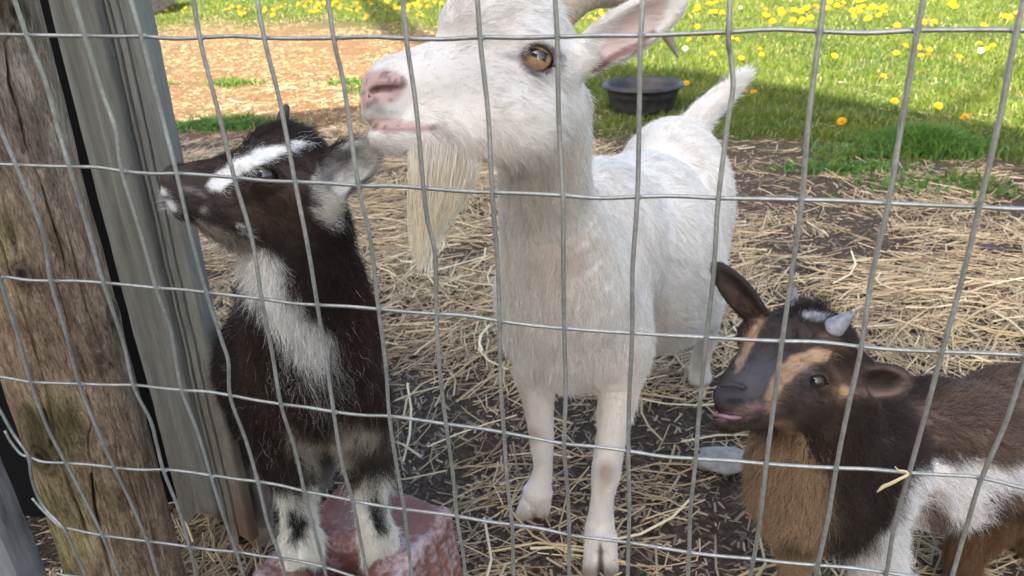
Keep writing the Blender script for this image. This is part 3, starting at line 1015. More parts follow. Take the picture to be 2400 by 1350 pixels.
wb = Bag()
od = np.array([(1, 0, 0), (-1, 0, 0), (0, 1, 0), (0, -1, 0), (0, 0, 1), (0, 0, -1)], float)
dr6 = [np.array([math.sin(w_) * math.cos(u_), math.sin(w_) * math.sin(u_), math.cos(w_)]) for w_ in (0.01, .8, 1.57, 2.34, 3.13) for u_ in np.linspace(0, 2 * math.pi, 6, endpoint=False)]
Qw = [(a_ * 6 + b_, a_ * 6 + (b_ + 1) % 6, (a_ + 1) * 6 + (b_ + 1) % 6, (a_ + 1) * 6 + b_) for a_ in range(4) for b_ in range(6)]
for (c_, r_), p_ in PT.items():
    if c_ < -2 or c_ > 28 or r_ > 7 or p_[2] < 0.02: continue
    s_ = np.array([0.0024, 0.0026, 0.0021]) * random.uniform(0.85, 1.15)
    wb.add(p_ + np.array(dr6) * s_ + [0.0004 * random.uniform(-1, 1), 0.0004, 0.0004 * random.uniform(-1, 1)], Qw)
o = wb.build("weld", m_wire, fence); o['kind'] = 'stuff'

# ---- stalk snagged on the wire
m_straw, nt, b = mat("straw", 0.6, 0.3)
at = N(nt, "ShaderNodeAttribute", attribute_name="Col"); nt.links.new(at.outputs["Color"], b.inputs["Base Color"])
g1 = noise(nt, coords(nt), 300, 2)
bump(nt, b, g1, 0.2, 0.001)
pts = [on_y(x_, y_, yy) for x_, y_, yy in ((2098, 1094, -.006), (2106, 1102, -.005), (2120, 1104, -.005), (2128, 1112, -.006), (2110, 1122, -.007), (2088, 1133, -.006), (2070, 1141, -.004), (2056, 1153, -.003))]
V, Q = tube(catmull(pts, 5), np.interp(np.linspace(0, 1, 36), [0, .2, .5, .85, 1], [.0004, .0007, .0010, .0014, .0006]), 6)
o = mesh_np("straw_stalk", V, Q, m_straw, None, np.tile([0.62, 0.50, 0.27], (len(V), 1)))
tag(o, "short bent straw stalk snagged on a wire crossing before the brown goat's shoulder", "straw")

# ================================================================== THINGS ON THE GROUND
# ---- mineral lick block
m_salt, nt, b = mat("mineral_lick", 0.62, 0.35)
at = N(nt, "ShaderNodeAttribute", attribute_name="Col")
v0 = coords(nt)
g1 = noise(nt, v0, 17, 6, 0.6, 0.8); g2 = noise(nt, v0, 95, 6, 0.65)
r1 = ramp(nt, g1, [(0.25, (0.13, 0.056, 0.045)), (0.5, (0.19, 0.082, 0.066)), (0.75, (0.25, 0.118, 0.096))])
sep = nt.nodes.new("ShaderNodeSeparateColor"); nt.links.new(at.outputs["Color"], sep.inputs[0])
fr = ramp(nt, g2, [(0.36, (0, 0, 0)), (0.62, (1, 1, 1))])
mu = nt.nodes.new("ShaderNodeMath"); mu.operation = 'MULTIPLY_ADD'; nt.links.new(fr.outputs[0], mu.inputs[0]); mu.inputs[1].default_value = 0.5
nt.links.new(sep.outputs[0], mu.inputs[2])
fr2 = ramp(nt, mu.outputs[0], [(0.45, (0, 0, 0)), (1.35, (1, 1, 1))])
cs = mix(nt, fr2.outputs[0], r1.outputs[0], (0.40, 0.32, 0.33))
cs = mix(nt, sep.outputs[1], cs, (0.10, 0.07, 0.06))
nt.links.new(cs, b.inputs["Base Color"])
bump(nt, b, g2, 0.35, 0.003)
BC = np.array([0.062, 0.222, 0.0]); BT = 0.150
ba_ = math.radians(-12)
Rb = np.array([[math.cos(ba_), math.sin(ba_), 0], [-math.sin(ba_), math.cos(ba_), 0], [0, 0, 1]])


def block_sdf(p):
    q = (p - BC) @ Rb.T
    z = q[:, 2]
    ex = 0.105 - 0.010 * (z / BT) + 0.006 * vnoise(p, 14, 1); ey = 0.118 - 0.008 * (z / BT) + 0.006 * vnoise(p, 13, 2)
    dx = np.abs(q[:, 0]) - ex; dy = np.abs(q[:, 1]) - ey; top = BT + 0.004 * vnoise(p, 22, 4)
    dz = np.maximum(z - top, -z - 0.01)
    d = np.stack([dx, dy, dz], -1) + 0.015
    e = np.linalg.norm(np.maximum(d, 0), axis=1) + np.minimum(d.max(1), 0) - 0.015
    # licked hollows
    for (cx, cy, cz, rx, ry, rz) in ((0.010, -0.040, BT + 0.010, 0.052, 0.045, 0.032), (0.060, 0.060, BT + 0.028, 0.055, 0.075, 0.034),
                                      (-0.04, 0.070, BT + 0.022, 0.05, 0.05, 0.028), (0.078, -0.035, BT + .012, 0.030, 0.04, 0.020), (-0.055, -0.06, BT + 0.02, 0.05, 0.06, 0.025)):
        u = (q - np.array([cx, cy, cz])) / np.array([rx, ry, rz])
        k0 = np.linalg.norm(u, axis=1); n = -(k0 - 1) * rz * 0.9
        h = np.clip(0.5 - 0.5 * (e - n) / 0.008, 0, 1); e = e + (n - e) * h + 0.008 * h * (1 - h)
    hole = -(np.hypot((q[:, 0] - 0.004) / 1.15, q[:, 1] + 0.045) - 0.033 - 0.004 * vnoise(p, 40, 6))
    h = np.clip(0.5 - 0.5 * (e - hole) / 0.010, 0, 1); e = e + (hole - e) * h + 0.010 * h * (1 - h)
    e = e + 0.0030 * vnoise(p, 38, 7) + 0.0007 * vnoise(p, 150, 8)
    # ridged right flank
    e = e + 0.0013 * np.sin(q[:, 1] * 230 + 1.2 * vnoise(p * [1, 1, .3], 20, 9)) * smooth01((q[:, 0] - 0.085) / 0.01) * smooth01((BT - z) / 0.02)
    return e.astype(np.float32)


v_, q_ = surface(block_sdf, 0.0028, BC + [-0.15, -0.16, -0.03], BC + [0.15, 0.16, 0.19])
n_ = grad(block_sdf, v_, 0.002); n_ /= np.linalg.norm(n_, axis=1)[:, None]
a_, b_, c_ = v_[q_[:, 0]], v_[q_[:, 1]], v_[q_[:, 2]]
fl_ = (np.cross(b_ - a_, c_ - a_) * n_[q_[:, 0]]).sum(1) < 0; q_[fl_] = q_[fl_][:, ::-1]
loc = (v_ - BC) @ Rb.T
edge = smooth01((loc[:, 0] - 0.072) / 0.02) * smooth01((loc[:, 2] - .05) / 0.1) + smooth01((np.abs(loc[:, 1]) - 0.095) / 0.015) * 0.5
frost = np.clip(0.25 + 0.5 * vnoise(v_, 22, 3) + 0.3 * edge, 0, 1) * smooth01((n_[:, 2] + 0.6))
dirt_ = np.clip(0.5 * smooth01((0.04 - v_[:, 2]) / 0.04) + 0.5 * disc(loc[:, 0], loc[:, 1], 0.0, 0.07, .07, .05, .5), 0, 0.75)
o = mesh_np("mineral_block", v_, q_, m_salt, None, np.stack([frost, dirt_ * .6, 0 * frost], -1))
tag(o, "licked down reddish mineral block under the dark goat's front hooves", "salt lick")

# ---- rubber feed tub
m_rub, nt, b = mat("black_rubber", 0.55, 0.4)
g1 = noise(nt, coords(nt), 30, 5, 0.6)
r1 = ramp(nt, g1, [(0.35, (0.012, 0.012, 0.014)), (0.7, (0.034, 0.033, 0.035))]); nt.links.new(r1.outputs[0], b.inputs["Base Color"])
TC = np.array([0.195, 3.72]); ns = 72
prof = [(0, 0.0), (.150, 0.0), (.166, .006), (.176, .03), (.186, .085), (.190, .088), (.192, .100), (.200, .128), (.214, .132), (.218, .140), (.216, .150), (.206, .153), (.197, .149), (.188, .12), (.172, .03), (.158, .016), (0.0, .014)]
a = np.linspace(0, 2 * np.pi, ns, endpoint=False); V = []; Q = []
for (r0, z0) in prof:
    V += [(TC[0] + max(r0, 1e-4) * math.cos(t) * (1 + .012 * math.sin(2 * t + 1)), TC[1] + max(r0, 1e-4) * math.sin(t), z0 + 0.004) for t in a]
for k in range(len(prof) - 1):
    for j in range(ns):
        Q.append((k * ns + j, k * ns + (j + 1) % ns, (k + 1) * ns + (j + 1) % ns, (k + 1) * ns + j))
tub = empty("feed_tub", (TC[0], TC[1], 0), "shallow black rubber feed tub on the shaded grass behind the white goat", "tub")
mesh_np("bowl", V, Q, m_rub, tub)
hb = Bag()
pts = [(TC[0] + .217 * math.cos(t), TC[1] + .217 * math.sin(t), .142) for t in np.linspace(0, 2 * np.pi, 60)]
V, Q = tube(pts, 0.008, 6); mesh_np("rim", V, Q, m_rub, tub)

# ---- stones; the pale one stands in for an unidentified flat object
def stone(x, y, r, label, colr, name="stone", sq=0.3, seed=0):
    c = on_z(x, y); n1_, n2_ = 20, 12
    u = np.linspace(0, 2 * np.pi, n1_, endpoint=False); w = np.linspace(-np.pi / 2, np.pi / 2, n2_)
    U_, W_ = np.meshgrid(u, w, indexing='ij'); U_ = U_.ravel(); W_ = W_.ravel()
    d = np.stack([np.cos(U_) * np.cos(W_), np.sin(U_) * np.cos(W_), np.sin(W_)], -1)
    R_ = 1 + 0.38 * vnoise(d, 1.6, seed + 3) + 0.18 * vnoise(d, 4, seed + 4) + 0.07 * vnoise(d, 9, seed + 6)
    V_ = c + d * R_[:, None] * np.array([r, r * 0.62, r * sq]) + [0, 0, r * sq * 0.5]
    i_, j_ = np.meshgrid(np.arange(n1_), np.arange(n2_ - 1), indexing='ij'); i_ = i_.ravel(); j_ = j_.ravel(); i2 = (i_ + 1) % n1_
    Q_ = np.stack([i_ * n2_ + j_, i2 * n2_ + j_, i2 * n2_ + j_ + 1, i_ * n2_ + j_ + 1], -1)
    m_, nt_, b_ = mat("stone", 0.9, 0.2)
    g_ = noise(nt_, coords(nt_), 80, 4)
    rr_ = ramp(nt_, g_, [(0.35, tuple(np.array(colr) * .7)), (0.65, colr)]); nt_.links.new(rr_.outputs[0], b_.inputs["Base Color"]); bump(nt_, b_, g_, .4, .003)
    return tag(mesh_np(name, V_, Q_, m_, None), label, "stone")


stone(1700, 1082, 0.055, "pale flat unidentified object, built as a stone, on the soil beside the brown goat's tan chest", (0.33, 0.31, 0.285), sq=.2)
stone(2318, 590, 0.035, "dark oval stone lying on the straw at the right", (0.07, 0.055, 0.055), sq=.4, seed=5)


def log_block(X, Y):
    """1 where something solid stands on the ground"""
    m = np.hypot(X - LX0, Y - LY) < 0.075
    q = (np.stack([X, Y, 0 * X], -1) - BC) @ Rb.T
    m |= (np.abs(q[:, 0]) < 0.105) & (np.abs(q[:, 1]) < 0.115)
    m |= np.hypot(X - TC[0], Y - TC[1]) < 0.2
    return m


# ---- straw litter
DENSE = [(380, 320), (900, 300), (1400, 330), (1720, 500), (2000, 430), (2500, 430), (2700, 860), (1700, 900), (1560, 960), (1350, 880), (1180, 900), (900, 830), (560, 900), (300, 700)]


def straw_density(X, Y):
    px, py = ground_px(X, Y)
    P3 = np.stack([X, Y, 0 * X], -1)
    n = vnoise(P3, 5, 21) * 0.5 + vnoise(P3, 12, 22) * 0.35 + vnoise(P3, 2, 23) * 0.3
    d = 0.12 + 0.95 * pmask(px + n * 60, py + n * 30, DENSE, 40)
    d = np.maximum(d, 0.16 * (py > 850))
    d = np.maximum(d, 0.38 * disc(px, py, 1560, 1130, 170, 130, .6))
    d = np.maximum(d, 0.38 * disc(px, py, 1130, 1100, 110, 80, .6))
    d = np.maximum(d, 0.9 * disc(px, py, 470, 1240, 170, 170, .4))
    d = d * (1 - 0.75 * disc(px, py, 1820, 470, 190, 70, .7))
    d = d * (1 - 0.80 * disc(px, py, 1740, 1180, 120, 170, .6)) * (1 - 0.72 * disc(px, py, 1050, 960, 130, 60, .6)) * (1 - 0.6 * disc(px, py, 1230, 1000, 150, 60, .6))
    d = d * (1 - 0.55 * disc(px, py, 480, 330, 180, 60, .7))
    ga_ = grass_amount(X, Y)
    d = np.where(py < 290, 0.16, d) * (1 - 0.70 * ga_)
    d = d * np.clip(1 + 2.4 * n, 0.03, 2)
    return np.clip(d, 0, 1.3)


def strips(name, X, Y, Zc, yaw, L, wdt, bend, col, m, nseg=2, tilt=None, thick=0.5, pile=None):
    """three sided stalks, bent once or twice, joined as one stuff mesh"""
    n = len(X); K = nseg + 1
    s = np.linspace(-0.5, 0.5, K)
    d = np.stack([np.cos(yaw), np.sin(yaw), np.zeros(n)], -1); nrm = np.stack([-np.sin(yaw), np.cos(yaw), np.zeros(n)], -1)
    tl = np.zeros(n) if tilt is None else tilt
    C = np.stack([X, Y, Zc], -1)
    pts = np.zeros((n, K, 3))
    for k in range(K):
        off = bend * (s[k] ** 2 * 4)
        pts[:, k] = C + d * (L * s[k])[:, None] + nrm * (off * L)[:, None]
        pts[:, k, 2] += tl * L * s[k] + 0.25 * np.abs(bend) * L * (s[k] ** 2 * 4) * (rng.random(n) - .2)
    up = np.array([0, 0, 1.0])
    offs = [nrm * wdt[:, None] * 0.5, -nrm * wdt[:, None] * 0.5, np.tile(up, (n, 1)) * (wdt * thick)[:, None]]
    V = np.zeros((n, K, 3, 3))
    for j in range(3): V[:, :, j] = pts + offs[j][:, None]
    base = (np.arange(n) * K * 3)[:, None, None]
    k = (np.arange(K - 1) * 3)[None, :, None]; j = np.arange(3)[None, None]; j2 = (j + 1) % 3
    Q = np.stack([base + k + j, base + k + 3 + j, base + k + 3 + j2, base + k + j2], -1).reshape(-1, 4)
    cc = np.repeat(col, K * 3, 0)
    return mesh_np(name, V.reshape(-1, 3), Q, m, None, cc, smooth=False)


def sample_pts(n, xr, yr, densf, power=1.0):
    outx, outy = [], []
    tot = 0
    while tot < n:
        x = rng.uniform(*xr, n * 2); y = yr[0] + (yr[1] - yr[0]) * rng.random(n * 2) ** power
        dd = densf(x, y)
        k = (rng.random(n * 2) < dd) & ~log_block(x, y)
        outx.append(x[k]); outy.append(y[k]); tot += k.sum()
    return np.concatenate(outx)[:n], np.concatenate(outy)[:n]


def infr(X, Y, mx=500):
    px, py = ground_px(X, Y)
    return (px > -mx) & (px < 2400 + mx) & (py < 1350 + 250)


# long stalks
n = 20500
X, Y = sample_pts(n, (-2.6, 3.2), (0.08, 4.6), lambda x, y: straw_density(x, y) * infr(x, y) / 1.3 / (0.6 + 0.25 * np.clip(y, 0, 6)), 1.35)
den = straw_density(X, Y)
L = rng.lognormal(math.log(0.085), 0.45, n).clip(0.03, 0.24); wd = (0.0011 + 0.0034 * rng.random(n) ** 1.6) * (1 + 0.05 * Y)
tone = rng.random(n)
colA = np.array([0.47, 0.355, 0.20]); colB = np.array([0.24, 0.155, 0.09]); colC = np.array([0.66, 0.56, 0.37])
col = colA + (colB - colA) * (tone < .4)[:, None] * rng.random((n, 1)) + (colC - colA) * (tone > .66)[:, None] * rng.random((n, 1))
col *= (0.58 + 0.5 * rng.random((n, 1)))
yaw = rng.uniform(0, np.pi, n) * 0.6 + vnoise(np.stack([X, Y, 0 * X], -1), 3, 40) * 1.8
hz = ground_h(X, Y) + 0.002 + 0.012 * rng.random(n) * np.clip(den, 0.15, 1) + 0.012 * np.clip(vnoise(np.stack([X, Y, 0 * X], -1), 7, 41), 0, 1) * den
o = strips("straw", X, Y, hz, yaw, L, wd, rng.normal(0, 0.10, n), col, m_straw, 2, rng.normal(0, 0.09, n))
tag(o, "loose golden straw stalks strewn over the dark soil", None, None, "stuff")
# chaff and chips
n = 62000
X, Y = sample_pts(n, (-9, 4.5), (0.05, 15), lambda x, y: np.clip(0.35 + 0.6 * straw_density(x, y), 0, 1) * (1 - .92 * grass_amount(x, y)) * infr(x, y, 200) / (0.6 + 0.25 * y), 2.0)
L = rng.uniform(0.006, 0.028, n) * (1 + Y * 0.12); wd = rng.uniform(0.0015, 0.005, n) * (1 + Y * 0.1)
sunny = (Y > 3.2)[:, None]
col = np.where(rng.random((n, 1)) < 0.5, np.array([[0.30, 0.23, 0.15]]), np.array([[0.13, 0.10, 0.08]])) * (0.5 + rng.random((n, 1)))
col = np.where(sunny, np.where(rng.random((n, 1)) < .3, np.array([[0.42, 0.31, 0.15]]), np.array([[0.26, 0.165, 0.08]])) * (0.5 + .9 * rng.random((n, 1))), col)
o = strips("chaff", X, Y, ground_h(X, Y) + 0.002, rng.uniform(0, np.pi, n), L, wd, rng.normal(0, 0.1, n), col, m_straw, 1, rng.normal(0, 0.12, n), 0.4)
tag(o, "short chaff, chips and crumbs scattered over the soil and dirt", None, None, "stuff")
# bigger stalks near the fence, seen one by one
n = 300
X, Y = sample_pts(n, (-0.6, 1.5), (0.1, 1.6), lambda x, y: np.clip(straw_density(x, y), 0.3, 1) * infr(x, y, 100))
L = rng.uniform(0.10, 0.26, n); wd = rng.uniform(0.003, 0.0058, n)
col = np.where(rng.random((n, 1)) < 0.3, colC, colA) * (0.8 + .35 * rng.random((n, 1)))
o = strips("straw", X, Y, ground_h(X, Y) + 0.006 + 0.02 * rng.random(n), rng.uniform(0, np.pi, n), L, wd, rng.normal(0, 0.12, n), col, m_straw, 3, rng.normal(0, 0.08, n))
tag(o, "longer thick straw stalks lying on top of the litter near the fence", None, None, "stuff")

# ---- lawn
m_grass, nt, b = mat("grass_blade", 0.5, 0.3)
at = N(nt, "ShaderNodeAttribute", attribute_name="Col"); nt.links.new(at.outputs["Color"], b.inputs["Base Color"])
tr = nt.nodes.new("ShaderNodeBsdfTranslucent"); nt.links.new(at.outputs["Color"], tr.inputs[0])
ms = nt.nodes.new("ShaderNodeMixShader"); ms.inputs[0].default_value = 0.4
nt.links.new(b.outputs[0], ms.inputs[1]); nt.links.new(tr.outputs[0], ms.inputs[2]); nt.links.new(ms.outputs[0], nt.nodes["Material Output"].inputs[0])


def blades(name, X, Y, H, Wd, col, lean=0.5, label=None):
    n = len(X); yaw = rng.uniform(0, 2 * np.pi, n); ln_ = rng.normal(0, lean, (n, 2)) * H[:, None]
    z0 = ground_h(X, Y)
    w = np.stack([np.cos(yaw), np.sin(yaw), 0 * yaw], -1) * (Wd / 2)[:, None]
    b0 = np.stack([X, Y, z0], -1); md = b0 + np.stack([ln_[:, 0] * .35, ln_[:, 1] * .35, H * .62], -1); tp = b0 + np.stack([ln_[:, 0], ln_[:, 1], H * (0.92 - 0.15 * np.hypot(ln_[:, 0], ln_[:, 1]) / H)], -1)
    V = np.stack([b0 - w, b0 + w, md + w * .8, md - w * .8, tp + w * .12, tp - w * .12], 1).reshape(-1, 3)
    k = (np.arange(n) * 6)[:, None]
    Q = np.concatenate([k + np.array([[0, 1, 2, 3]]), k + np.array([[3, 2, 4, 5]])], 1).reshape(-1, 4)
    cc = np.repeat(col, 6, 0).reshape(n, 6, 3)
    o = mesh_np(name, V, Q, m_grass, None, cc.reshape(-1, 3), smooth=False)
    return tag(o, label, None, None, "stuff")


def wedge(n, r0, r1, a0, a1, densf, pw=1.0):
    ox, oy = [], []; tot = 0
    while tot < n:
        m_ = n * 3
        u = rng.random(m_)
        r = r0 * (r1 / r0) ** (u ** pw); a_ = rng.uniform(a0, a1, m_)
        x = CAM[0] + r * np.sin(a_); y = CAM[1] + r * np.cos(a_)
        k = (rng.random(m_) < densf(x, y)) & ~log_block(x, y)
        ox.append(x[k]); oy.append(y[k]); tot += k.sum()
    return np.concatenate(ox)[:n], np.concatenate(oy)[:n]


n = 190000
X, Y = wedge(n, 3.0, 20, math.radians(-52), math.radians(32), lambda x, y: grass_amount(x, y, 20) ** 1.3 * (0.35 + 0.65 * smooth01(0.6 + vnoise(np.stack([x, y, 0 * x], -1), 5, 50) * 1.2)), 1.0)
r = np.hypot(X - CAM[0], Y - CAM[1])
P3 = np.stack([X, Y, 0 * X], -1)
nn_ = vnoise(P3, 1.5, 51) * .5 + vnoise(P3, 6, 52) * .5
H = (0.028 + 0.022 * rng.random(n)) * (1 + 0.5 * nn_) * (1 + 0.02 * r); Wd = (0.0024 + 0.0022 * rng.random(n)) * (0.6 + r * 0.17)
gA = np.array([0.060, 0.108, 0.012]); gB = np.array([0.130, 0.172, 0.018]); gC = np.array([0.30, 0.27, 0.11])
t_ = np.clip(0.5 + nn_ * .8 + rng.normal(0, .25, n), 0, 1)[:, None]
col = gA * (1 - t_) + gB * t_; dry = (rng.random(n) < 0.10)[:, None]; col = np.where(dry, gC, col) * (0.7 + 0.5 * rng.random((n, 1)))
shade_side = smooth01((4.6 - Y) / 1.0)[:, None]
blades("grass", X, Y, H, Wd, col, 0.55, "short green lawn grass with paler dry blades")
# lush clump in the shade, right
tc = on_z(2165, 345); n = 4200
X = tc[0] + rng.normal(0, 0.11, n); Y = tc[1] + rng.normal(0, 0.08, n)
H = 0.05 + 0.09 * rng.random(n) * np.exp(-((X - tc[0]) ** 2 + (Y - tc[1]) ** 2) / .03)
blades("grass_clump", X, Y, H, 0.004 + .003 * rng.random(n), np.array([0.085, 0.17, 0.028]) * (0.7 + .6 * rng.random((n, 1))), 0.4, "taller lush clump of grass at the edge of the shade")
# broad weeds at the left edge of the shade
n = 2600
wc = [on_z(x_, y_) for x_, y_ in ((500, 296), (560, 288), (620, 290), (480, 292), (835, 195), (545, 195), (1990, 400), (2200, 440), (2050, 360))]
ci = rng.integers(0, len(wc), n); C_ = np.array(wc)[ci]
X = C_[:, 0] + rng.normal(0, 0.12, n); Y = C_[:, 1] + rng.normal(0, 0.05, n)
blades("weeds", X, Y, 0.02 + .025 * rng.random(n), 0.008 + .008 * rng.random(n), np.array([0.09, 0.19, 0.03]) * (0.6 + .7 * rng.random((n, 1))), 0.8, "low broad leaved weeds in patches on the dirt")

# ---- dandelions
m_yel, nt, b = mat("dandelion_petals", 0.6, 0.2); b.inputs["Base Color"].default_value = (0.85, 0.58, 0.01, 1)
r_ = ramp(nt, noise(nt, coords(nt), 300, 2), [(0.35, (0.46, 0.215, 0.0)), (0.65, (0.56, 0.30, 0.0))]); nt.links.new(r_.outputs[0], b.inputs["Base Color"])
m_stem, nt, b = mat("dandelion_stem", 0.6, 0.3); b.inputs["Base Color"].default_value = (0.16, 0.24, 0.05, 1)
Bf = Bag()
for (r0, r1_, z0, z1, nn2, ph) in ((0.003, 0.021, 0.0, 0.001, 18, 0), (0.003, 0.016, 0.003, 0.008, 14, .2), (0.002, 0.009, 0.006, 0.012, 10, .1)):
    for k in range(nn2):
        a0 = 2 * math.pi * k / nn2 + ph; da = math.pi / nn2 * 1.0
        c_, s_ = math.cos, math.sin
        V = [(r0 * c_(a0), r0 * s_(a0), z0), (r1_ * .7 * c_(a0 - da), r1_ * .7 * s_(a0 - da), (z0 + z1) / 2 + .0015), (r1_ * c_(a0), r1_ * s_(a0), z1), (r1_ * .7 * c_(a0 + da), r1_ * .7 * s_(a0 + da), (z0 + z1) / 2 + .0015)]
        Bf.add(V, [(0, 1, 2, 3)])
V = np.vstack(Bf.v); Q = np.vstack(Bf.f); nfl = len(Q)
Vs, Qs = tube([(0, 0, -0.06), (0.002, 0, -0.03), (0, 0, 0.002)], 0.0016, 5)
me = mesh_np("dandelion", np.vstack([V, Vs]), np.vstack([Q, Qs + len(V)]), m_yel, None, smooth=False)
me.data.materials.append(m_stem)
mi = np.zeros(len(me.data.polygons), np.int32); mi[nfl:] = 1; me.data.polygons.foreach_set("material_index", mi)
DAN = [(1660,12),(1675,10),(1685,5),(1635,18),(1628,30),(1668,32),(1693,35),(1795,25),(1792,38),(1803,58),(1831,25),(1838,35),(1860,27),(1877,30),(1893,20),(1858,50),(1880,50),(1899,47),(1935,22),(1960,18),(1962,15),(1976,10),(2005,5),(2027,3),(1997,28),(2015,30),(2034,25),(2044,20),(2065,25),(2034,47),(2059,40),(2000,42),(2163,57),(2188,57),(2233,8),(2226,15),(2355,42),(2397,40),(2102,65),(2305,62),(1634,68),(1680,93),(1714,93),(1728,97),(1615,100),(1671,130),(1737,142),(1780,120),(1785,135),(2122,113),(2100,129),(2152,117),(2178,124),(2158,134),(2175,135),(2295,108),(2325,113),(2310,121),(2247,141),(2070,187),(2095,243),(2197,257),(2260,280),(1608,203),(1745,223),(1765,222),(1972,290),(1955,135),(1920,20),(1945,8),
 (530,25),(545,18),(560,28),(575,22),(565,35),(620,30),(640,38),(660,18),(650,22),(700,12),(715,18),(730,8),(740,20),(727,30),(745,28),(760,10),(770,12),(785,8),(800,15),(825,18),(845,22),(860,40),(770,40),(815,25),(870,12),(905,5),(925,15),(940,22),(955,30),(985,18),(970,12),(1010,20),(990,40),(1020,8),(390,27),(420,17),(1410,35),(1395,50),(1430,45),(1470,70),(1480,60),(1450,55),(960,20),(1000,5)]
meD = me.data
_far = [(x_, y_) for x_, y_ in DAN if y_ < 60]
for (x_, y_) in _far[::1]:
    if random.random() < 0.85: DAN.append((x_ + random.uniform(-16, 16), max(1, y_ + random.uniform(-8, 8))))
bigs = {(2070, 187): "lone large dandelion flower in the middle of the sunlit lawn", (1745, 223): "dandelion flower in the shade beside the white goat's raised tail",
        (2260, 280): "dandelion flower at the edge of the shade near the lush grass clump"}
for k, (x_, y_) in enumerate(DAN):
    o = me if k == 0 else me.copy()
    if k: link(o)
    p_ = on_z(x_, y_, 0.035)
    o.location = (p_[0], p_[1], 0.045 + 0.012 * random.random())
    tv = Vector((0.45 * random.uniform(-1, 1), -0.35 + 0.4 * random.uniform(-1, 1), 1))
    o.rotation_euler = tv.to_track_quat('Z', 'Y').to_euler()
    s_ = random.uniform(0.85, 1.25) * (1.0 + 0.02 * max(0, p_[1] - 4)) * (1.05 if y_ > 90 else 1.35)
    o.scale = (s_, s_, s_)
    tag(o, bigs.get((x_, y_), "yellow dandelion in flower on the lawn among many others"), "dandelion", "dandelions in flower on the lawn")
# seed heads
m_seed, nt, b = mat("seed_fluff", 0.9, 0.1); b.inputs["Base Color"].default_value = (0.62, 0.56, 0.46, 1)
Bs = Bag()
for k in range(90):
    z_ = 1 - 2 * (k + .5) / 90; a_ = k * 2.39996; rr_ = math.sqrt(1 - z_ * z_); d_ = np.array([rr_ * math.cos(a_), rr_ * math.sin(a_), z_])
    u_ = np.cross(d_, [0.3, .2, .9]); u_ /= np.linalg.norm(u_); w_ = np.cross(d_, u_)
    Bs.add([d_ * .004, d_ * .018 + u_ * .003, d_ * .02, d_ * .018 - u_ * .003], [(0, 1, 2, 3)])
    Bs.add([d_ * .004, d_ * .018 + w_ * .003, d_ * .02, d_ * .018 - w_ * .003], [(0, 1, 2, 3)])
sh = Bs.build("dandelion_seed_head", m_seed, None, smooth=False)
for k, (x_, y_, lb) in enumerate(((1606, 117, "pale dandelion seed head beside the white goat's hanging horn tip"), (2298, 122, "pale dandelion seed head among flowers at the far right of the lawn"), (1735, 20, "pale dandelion seed head at the top edge of the lawn view"))):
    o = sh if k == 0 else sh.copy()
    if k: link(o)
    p_ = on_z(x_, y_, 0.05); o.location = (p_[0], p_[1], 0.06); tag(o, lb, "dandelion", "dandelion seed heads on the lawn")
# ================================================================== GOATS
m_fur = fur_material("coat_hair", 0.55, 0.3, 0.25)
m_skin, nt, b = mat("hide", 0.7, 0.25)
at = N(nt, "ShaderNodeAttribute", attribute_name="Col"); nt.links.new(at.outputs["Color"], b.inputs["Base Color"])
g1 = noise(nt, coords(nt), 500, 3, 0.6); bump(nt, b, g1, 0.25, 0.001)
b.inputs["Subsurface Weight"].default_value = 0.0
m_eye, nt, b = mat("eyeball", 0.04, 0.6)
at = N(nt, "ShaderNodeAttribute", attribute_name="Col"); nt.links.new(at.outputs["Color"], b.inputs["Base Color"])
b.inputs["Coat Weight"].default_value = 0.3; b.inputs["Coat Roughness"].default_value = 0.02
m_horn, nt, b = mat("horn", 0.5, 0.35)
at = N(nt, "ShaderNodeAttribute", attribute_name="Col")
g1 = noise(nt, coords(nt), 160, 5, 0.65)
r_ = ramp(nt, g1, [(0.35, (0.65, 0.65, 0.65)), (0.65, (1.15, 1.15, 1.15))])
nt.links.new(mix(nt, 1.0, at.outputs["Color"], r_.outputs[0], 'MULTIPLY'), b.inputs["Base Color"])
bump(nt, b, g1, 0.4, 0.002)
m_tongue, nt, b = mat("tongue", 0.3, 0.5); b.inputs["Base Color"].default_value = (0.23, 0.115, 0.135, 1)


